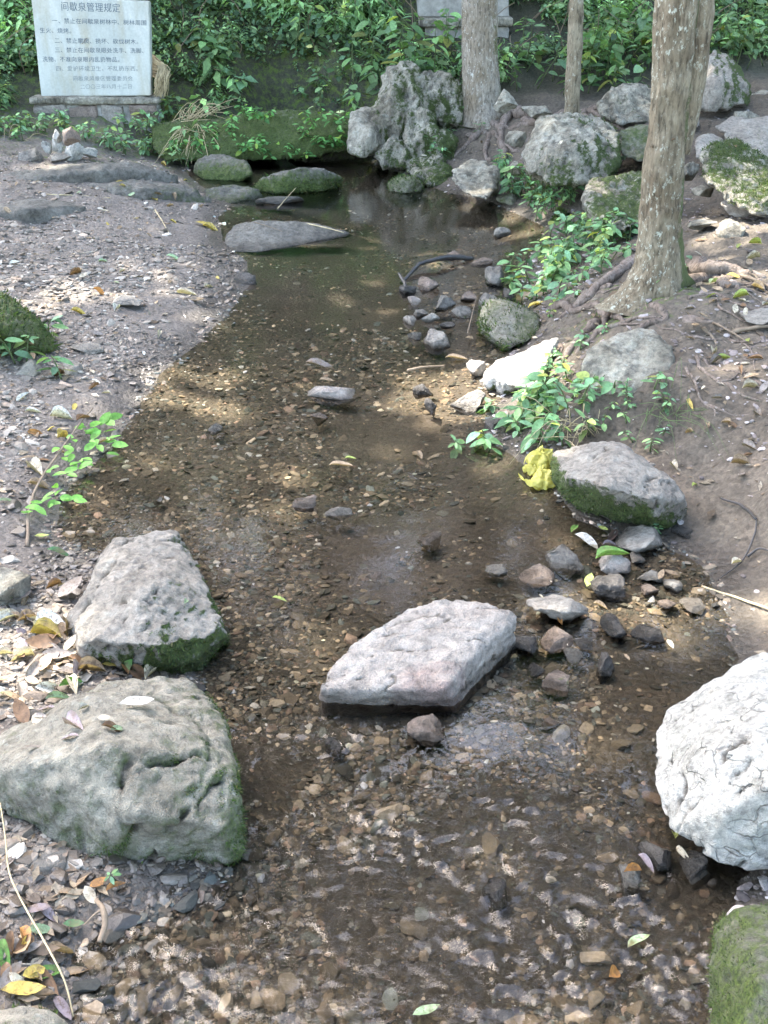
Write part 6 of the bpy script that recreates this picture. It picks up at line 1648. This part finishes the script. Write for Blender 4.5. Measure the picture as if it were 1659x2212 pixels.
MANUAL = [
 # px, py, length, angle, colour, label, shape
 (1380, 2038, 62, 25, 'pale_green', 'bright pale green leaf floating on the lower right riffle', 0), (1265, 1172, 66, -40, 'white', 'whitish long leaf pointing down beside the rounded boulder', 0), (1322, 1200, 82, 12, 'green', 'long bright green leaf lying on the pinkish stone', 1),
 (1240, 1145, 40, 60, 'green', 'small upright green leaf left of the whitish long leaf', 0), (1300, 1148, 34, -70, 'ylw_green', 'yellow-green leaf above the pinkish broken stone', 2), (1322, 1158, 48, 60, 'dark', 'dark red leaf beside the wrinkled grey stone', 1), (1310, 1122, 46, -35, 'lilac', 'greyish wet leaf at the foot of the rounded boulder', 1),
 (1270, 1262, 40, 70, 'ylw_green', 'yellow-green leaf by the wet black stone', 2), (1318, 1180, 40, 10, 'lilac', 'wet lilac leaf under the dark red leaf', 1),
 (300, 1458, 62, -40, 'brown', 'curled brown leaf between the two big left boulders', 3), (325, 1462, 50, 70, 'cream', 'curled cream leaf between the two big left boulders', 3), (195, 1452, 66, 10, 'tan', 'yellowish curled leaf behind the green-stained boulder', 3), (270, 1440, 44, -60, 'orange', 'orange leaf standing against the pale grey boulder', 1), (278, 1428, 46, -80, 'green', 'narrow green leaf standing against the pale grey boulder', 4),
 (155, 1480, 66, 30, 'green', 'dark green folded leaf at the left top of the green-stained boulder', 1), (125, 1510, 60, 25, 'pale_green', 'pale green folded leaf left of the green-stained boulder', 1), (245, 1443, 56, 5, 'yellow', 'yellowish leaf edge below the pale grey boulder', 2),
 (105, 1490, 70, 8, 'white', 'white underside leaf left of the green folded leaf', 0), (110, 1362, 84, -8, 'white', 'long white curled leaf beside the pale grey boulder', 3), (98, 1378, 76, -5, 'yellow', 'yellow-edged curled leaf below the long white one', 3), (60, 1345, 50, 35, 'tan', 'tan rolled leaf left of the long white one', 3), (8, 1345, 60, 55, 'white', 'white leaf at the left edge beside the squared stone', 3),
 (150, 1400, 46, 70, 'cream', 'cream leaf tucked against the pale grey boulder', 2), (120, 1420, 76, 10, 'grey', 'grey dead leaf flat on the gravel by the boulder', 0), (70, 1450, 56, 80, 'grey', 'grey leaf on the mud left of the boulders', 0), (145, 1455, 50, 10, 'grey', 'grey-brown leaf near the yellowish curled one', 0), (0, 1500, 60, 20, 'white', 'white leaf at the left edge above the green-stained boulder', 1),
 (290, 1528, 70, 10, 'white', 'torn white leaf scrap on the green-stained boulder', 2), (240, 1578, 52, 15, 'brown', 'brown leaf lying on the green-stained boulder', 1), (225, 1560, 40, -30, 'cream', 'small cream leaf on the green-stained boulder', 2), (180, 1535, 30, 50, 'white', 'tiny white leaf on the left of the green-stained boulder', 3), (252, 1580, 40, 35, 'pale_green', 'small pale leaf beside the brown one on the boulder', 0), (400, 1302, 26, 80, 'pale_green', 'small pale leaf on the pale grey boulder', 1),
 (250, 1918, 48, 35, 'orange', 'orange leaf near the tiny fern at the lower left', 1), (208, 1915, 40, 40, 'orange', 'red-orange leaf tip by the bent grey stick', 2), (195, 1930, 44, -60, 'cream', 'cream leaf under the bent grey stick', 2), (150, 1935, 56, 10, 'tan', 'brown flat leaf left of the bent grey stick', 0), (20, 1870, 56, 70, 'grey', 'grey oval leaf on the smooth stone at the left edge', 0),
 (100, 1975, 62, -30, 'lilac', 'lilac-brown oval leaf in the lower left leaf pile', 0), (55, 2050, 100, -50, 'tan', 'large tan leaf in the lower left leaf pile', 2), (50, 2030, 70, -60, 'orange', 'orange-edged leaf in the lower left leaf pile', 1), (100, 2110, 92, 50, 'green', 'half green leaf in the lower left leaf pile', 0), (12, 2070, 92, -70, 'green', 'green-rimmed leaf at the left of the leaf pile', 1), (40, 2120, 60, -40, 'cream', 'pale leaf in the lower left leaf pile', 0), (40, 2150, 90, 10, 'yellow', 'yellow-brown lobed leaf at the bottom of the leaf pile', 2), (130, 2060, 80, 55, 'tan', 'tan pointed leaf at the right of the leaf pile', 1), (160, 2105, 60, 20, 'tan', 'mottled round leaf at the right of the leaf pile', 0), (155, 2003, 44, 5, 'dkgreen', 'dark green lobed leaf right of the leaf pile', 2), (85, 2008, 58, 5, 'pale_green', 'pale green leaf edge across the leaf pile', 4), (25, 2040, 60, -80, 'brown', 'brown leaf at the back of the leaf pile', 1), (95, 2155, 60, 40, 'tan', 'tan leaf in front of the half green leaf', 1), (15, 2110, 66, -75, 'brown', 'dark brown leaf at the left edge of the leaf pile', 0),
 (135, 2180, 70, -45, 'lilac', 'dark wet leaf below the leaf pile', 0), (602, 1298, 34, -5, 'ylw_green', 'small yellow-green leaf floating above the left of the stepping stone', 0), (757, 993, 26, 0, 'ylw_green', 'small bright leaf floating mid-stream beside a ripple', 0), (985, 776, 52, -10, 'tan', 'pale tan leaf floating beside the pinkish stone', 0), (705, 824, 34, 0, 'tan', 'square tan leaf on the flat pinkish mid-stream stone', 0), (690, 792, 70, -5, 'grey', 'grey leaf floating behind the flat pinkish stone', 0),
 (735, 1008, 56, -5, 'tan', 'sunken tan leaf in mid-stream', 0), (905, 985, 34, -70, 'tan', 'orange-tan sunken leaf right of mid-stream', 0), (1395, 1868, 56, -60, 'lilac', 'wet lilac leaf against the black stone by the white boulder', 1), (1365, 1885, 44, 10, 'orange', 'orange wet leaf curled over the grey stone by the white boulder', 3), (1455, 1808, 44, 80, 'ylw_green', 'olive leaf behind the black stone by the white boulder', 1), (1478, 1845, 46, -70, 'cream', 'cream leaf between the two black stones', 1),
 (1320, 2105, 70, 40, 'orange', 'brown-orange sunken leaf in the lower right riffle', 0), (915, 2195, 60, 20, 'pale_green', 'pale green leaf at the bottom edge of the riffle', 2), (88, 1165, 34, -10, 'ylw_green', 'yellow-green leaf below the broken branch', 2), (125, 1198, 56, 0, 'dkgreen', 'dark green leaf at the water edge below the broken branch', 0),
 (75, 1020, 56, -40, 'cream', 'cream leaf left of the broken branch', 3), (85, 1052, 60, 10, 'tan', 'peach leaf under the broken branch', 1), (75, 935, 34, 0, 'orange', 'orange leaf above the broken branch on the gravel', 1), (135, 948, 40, 70, 'yellow', 'yellow leaf behind the broken branch', 3), (230, 955, 40, 30, 'tan', 'tan leaf under the tip of the broken branch', 1), (12, 1085, 36, 30, 'pale_green', 'pale green leaf at the left edge', 0), (180, 905, 44, 60, 'brown', 'brown leaf behind the broken branch tip', 1), (130, 905, 50, 10, 'white', 'crumpled white leaf behind the broken branch', 3), (50, 860, 40, 60, 'white', 'white leaf on gravel near the left edge', 1),
 (425, 655, 44, -40, 'tan', 'tan leaf on the gravel right of the sunny patch', 2), (402, 635, 50, 0, 'cream', 'cream leaf pair on the gravel right of the sunny patch', 1), (375, 560, 40, 0, 'pale_green', 'pale green leaf high on the gravel bank', 0), (455, 495, 44, -5, 'yellow', 'bright yellow leaf at the left end of the grey slab', 1), (435, 488, 36, -15, 'yellow', 'yellow leaf beside the bright yellow one', 2), (450, 622, 36, 60, 'cream', 'upright cream leaf near the dark wet lump', 1), (135, 980, 26, 20, 'tan', 'small tan leaf near the branch stem', 1), (215, 635, 40, 0, 'orange', 'rust leaf in the sunny patch of gravel', 1), (170, 677, 40, 10, 'yellow', 'yellow leaf below the sunny patch of gravel', 1), (125, 810, 44, 30, 'pale_green', 'pale green leaf on the gravel right of the moss mound', 0),
 (1490, 875, 34, -80, 'yellow', 'yellow leaf stuck on the mud slope by the flat-topped boulder', 1), (1565, 776, 40, 8, 'ylw_green', 'yellow-green leaf on the path right of the flat-topped boulder', 1), (1655, 660, 30, 40, 'cream', 'cream leaf at the right edge of the path', 1), (1290, 838, 40, 40, 'cream', 'pale grey leaf in front of the flat-topped boulder', 1), (1455, 1012, 30, -70, 'cream', 'small cream leaf behind the rounded boulder', 3), (1500, 1050, 24, 50, 'ylw_green', 'tiny yellow-green leaf right of the rounded boulder', 1), (1160, 660, 44, 5, 'yellow', 'yellow leaf hanging by the root tip in the bend', 0), (1530, 920, 30, 80, 'tan', 'tan leaf on the mud slope', 1), (1620, 970, 40, -50, 'grey', 'curled grey leaf on the mud at the right edge', 3), (1600, 1005, 46, -20, 'tan', 'curled brown leaf on the mud at the right edge', 3), (1545, 610, 40, 40, 'pale_green', 'pale green leaf among the roots right of the big tree', 1), (1585, 600, 36, -30, 'yellow', 'yellow leaf among the roots right of the big tree', 0),
]
for k, (a, b, l, an, c, lab, sh) in enumerate(MANUAL):
    drop_leaf(a, b, l, an, c, lab, kind=sh)
rs = random.Random(77)
ZONES = [
 # centre, spread, count, size (m), colours, label, group
 ((260, 620), (230, 130), 42, .055, ['cream', 'tan', 'pale_green', 'grey', 'yellow', 'white'], 'dry leaf on the left gravel bank', 'leaves on the left gravel bank'),
 ((120, 860), (110, 150), 26, .055, ['cream', 'tan', 'grey', 'white', 'brown'], 'dead leaf on the gravel near the left edge', 'leaves on the gravel near the left edge'),
 ((250, 430), (210, 50), 24, .06, ['cream', 'pale_green', 'yellow', 'tan'], 'leaf on the rock shelves at the upper left', 'leaves on the upper left shelves'),
 ((75, 1410), (60, 80), 44, .062, ['grey', 'cream', 'brown', 'lilac', 'tan'], 'dead leaf among the litter left of the big boulders', 'litter left of the big boulders'),
 ((1570, 640), (70, 70), 28, .055, ['tan', 'grey', 'brown', 'cream', 'ylw_green'], 'dead leaf on the path right of the big tree', 'leaves on the right path'),
 ((1590, 790), (60, 60), 20, .045, ['tan', 'grey', 'cream', 'brown'], 'dead leaf on the sunny end of the right path', 'leaves on the sunny right path'),
 ((1560, 1010), (70, 80), 12, .04, ['tan', 'grey', 'brown'], 'dead leaf on the muddy right slope', 'leaves on the muddy slope'),
 ((85, 2060), (55, 55), 20, .055, ['tan', 'brown', 'cream', 'lilac', 'yellow', 'grey'], 'dead leaf in the lower left leaf pile', 'leaf pile at the lower left'),
 ((1450, 1260), (120, 60), 8, .035, ['tan', 'orange', 'cream'], 'leaf scrap in the muddy right shallows', 'leaf scraps in the right shallows'),
 ((1250, 280), (160, 40), 16, .06, ['tan', 'cream', 'brown'], 'dead leaf among the roots at the upper right', 'leaves among the roots')]
for (cx, cy), (sx, sy), n, sz, cols, lab, grp in ZONES:
    for k in range(n):
        a, b = rs.gauss(cx, sx), rs.gauss(cy, sy)
        if not (0 < a < 1659 and 290 < b < 2200): continue
        if 'sunny' in lab or 'path' in lab or 'slope' in lab: a = max(a, 1490)
        p = T(a, b)
        if p.z < .02 and 'shallows' not in lab: continue
        cn = rs.choice(cols)
        sf = rs.uniform(.6, 1.3)
        nm = cn.replace('pale_green', 'pale green').replace('ylw_green', 'yellow-green')
        drop_leaf(a, b, sz * sf * F / depth(p), rs.uniform(0, 360), cn, ('small ' if sf < .85 else '') + nm + ' ' + lab, grp, tilt=.3)

# ------------------------------------------------------------------ moss nap and leaf litter
def moss_nap(o, n, ln, seed, hang=.0, thr=.42):
    me = o.data
    rgm = np.random.default_rng(seed)
    nf = len(me.polygons)
    ctr = np.empty(nf * 3, np.float32); me.polygons.foreach_get('center', ctr); ctr = ctr.reshape(-1, 3)
    nor = np.empty(nf * 3, np.float32); me.polygons.foreach_get('normal', nor); nor = nor.reshape(-1, 3)
    mv = np.empty(len(me.vertices), np.float32); me.attributes['moss'].data.foreach_get('value', mv)
    v0 = np.array([p.vertices[0] for p in me.polygons])
    m = mv[v0] + .5 * fbm((ctr + np.array(o.location)) * 28, seed, 3)
    cand = np.nonzero(m > thr)[0]
    if len(cand) == 0: return
    pick = rgm.choice(cand, n)
    ed = np.sqrt(np.median([p.area for p in list(me.polygons)[:400]]))
    P = ctr[pick] + rgm.normal(0, ed * .5, (n, 3)) - nor[pick] * ln * .15
    D = nor[pick] + rgm.normal(0, .5, (n, 3)) + np.array([0, 0, .3 - hang])
    D /= np.linalg.norm(D, axis=1)[:, None]
    S = np.cross(D, rgm.normal(0, 1, (n, 3))); S /= np.linalg.norm(S, axis=1)[:, None]
    l = (ln * np.exp(rgm.normal(0, .35, n)))[:, None]
    V = np.stack([P - S * l * .16, P + S * l * .16, P + D * l], 1).reshape(-1, 3)
    F_ = np.arange(n * 3).reshape(-1, 3)
    c = np.array([(.05, .09, .02), (.09, .14, .03), (.03, .055, .015), (.10, .10, .04)])[rgm.integers(0, 4, n)] * np.exp(rgm.normal(0, .2, (n, 1)))
    q = obj('moss', mesh_np('moss', V, F_, False, np.repeat(c, 3, axis=0)), M['leaf'], o)
    q['kind'] = 'stuff'
def by_label(t):
    return next(o for o in ROCKS if t in o.get('label', ''))
for t, n, ln, hg, thr in [('large green-stained', 15000, .0055, .6, .62), ('bottom right corner', 6000, .004, 0, .62), ('green moss covered rock', 9000, .014, 0, .3), ('rounded grey boulder', 6000, .007, .5, .55), ('bottom left corner', 4000, .007, 0, .4), ('pale grey rough', 4500, .006, .4, .6),
                          ('bright green moss cap', 9000, .009, 0, .5), ('long dark mossy', 8000, .014, .3, .45), ('green mossy front', 4000, .016, .3, .45), ('small round moss', 2500, .014, 0, .3), ('low mossy slab', 4000, .010, 0, .4), ('green mossy right side', 6000, .010, .3, .5), ('small bright green mossy', 2500, .014, 0, .3), ('fluted limestone', 6000, .011, .3, .5)]:
    moss_nap(by_label(t), n, ln, int(n + ln * 1000), hg, thr)
def litter():
    rgl = np.random.default_rng(91)
    x, y = scatter_pts(56000, 1.1, 8.6, 0, 0, rgl)
    x = np.where(x > .2 * y, x + rgl.random(len(x)) * (.45 * y + .8) * (rgl.random(len(x)) < .6), x)
    z = terr(x, y)
    rt = x > .5 * (left_x(y) + right_x(y))
    k = (z > .03) & (z < .7) & in_view(np.stack([x, y, z], -1), 1500)
    k &= rgl.random(len(x)) < np.where(rt, .32 + .6 * fbm(np.stack([x, y, x * 0], -1) * 2.5, 71, 3), .16)
    x, y, z = x[k][:7600], y[k][:7600], z[k][:7600]
    o = leaf_cloud('leaf_litter', np.stack([x, y, z + .006], -1), rgl.uniform(.014, .042, len(x)), rgl, None, [(.22, .16, .10), (.15, .11, .075), (.30, .24, .16), (.11, .085, .06), (.36, .31, .23)], tilt=.35, tmpl=leaf_tmpl(.4, .2, .2, 2), mat='dead_leaf',
                   dirs=np.stack([rgl.normal(0, 1, len(x)), rgl.normal(0, 1, len(x)), rgl.normal(0, .12, len(x))], -1))
    tag(o, 'small brown leaf litter scattered over both banks', 'leaf litter', kind='stuff')
litter()
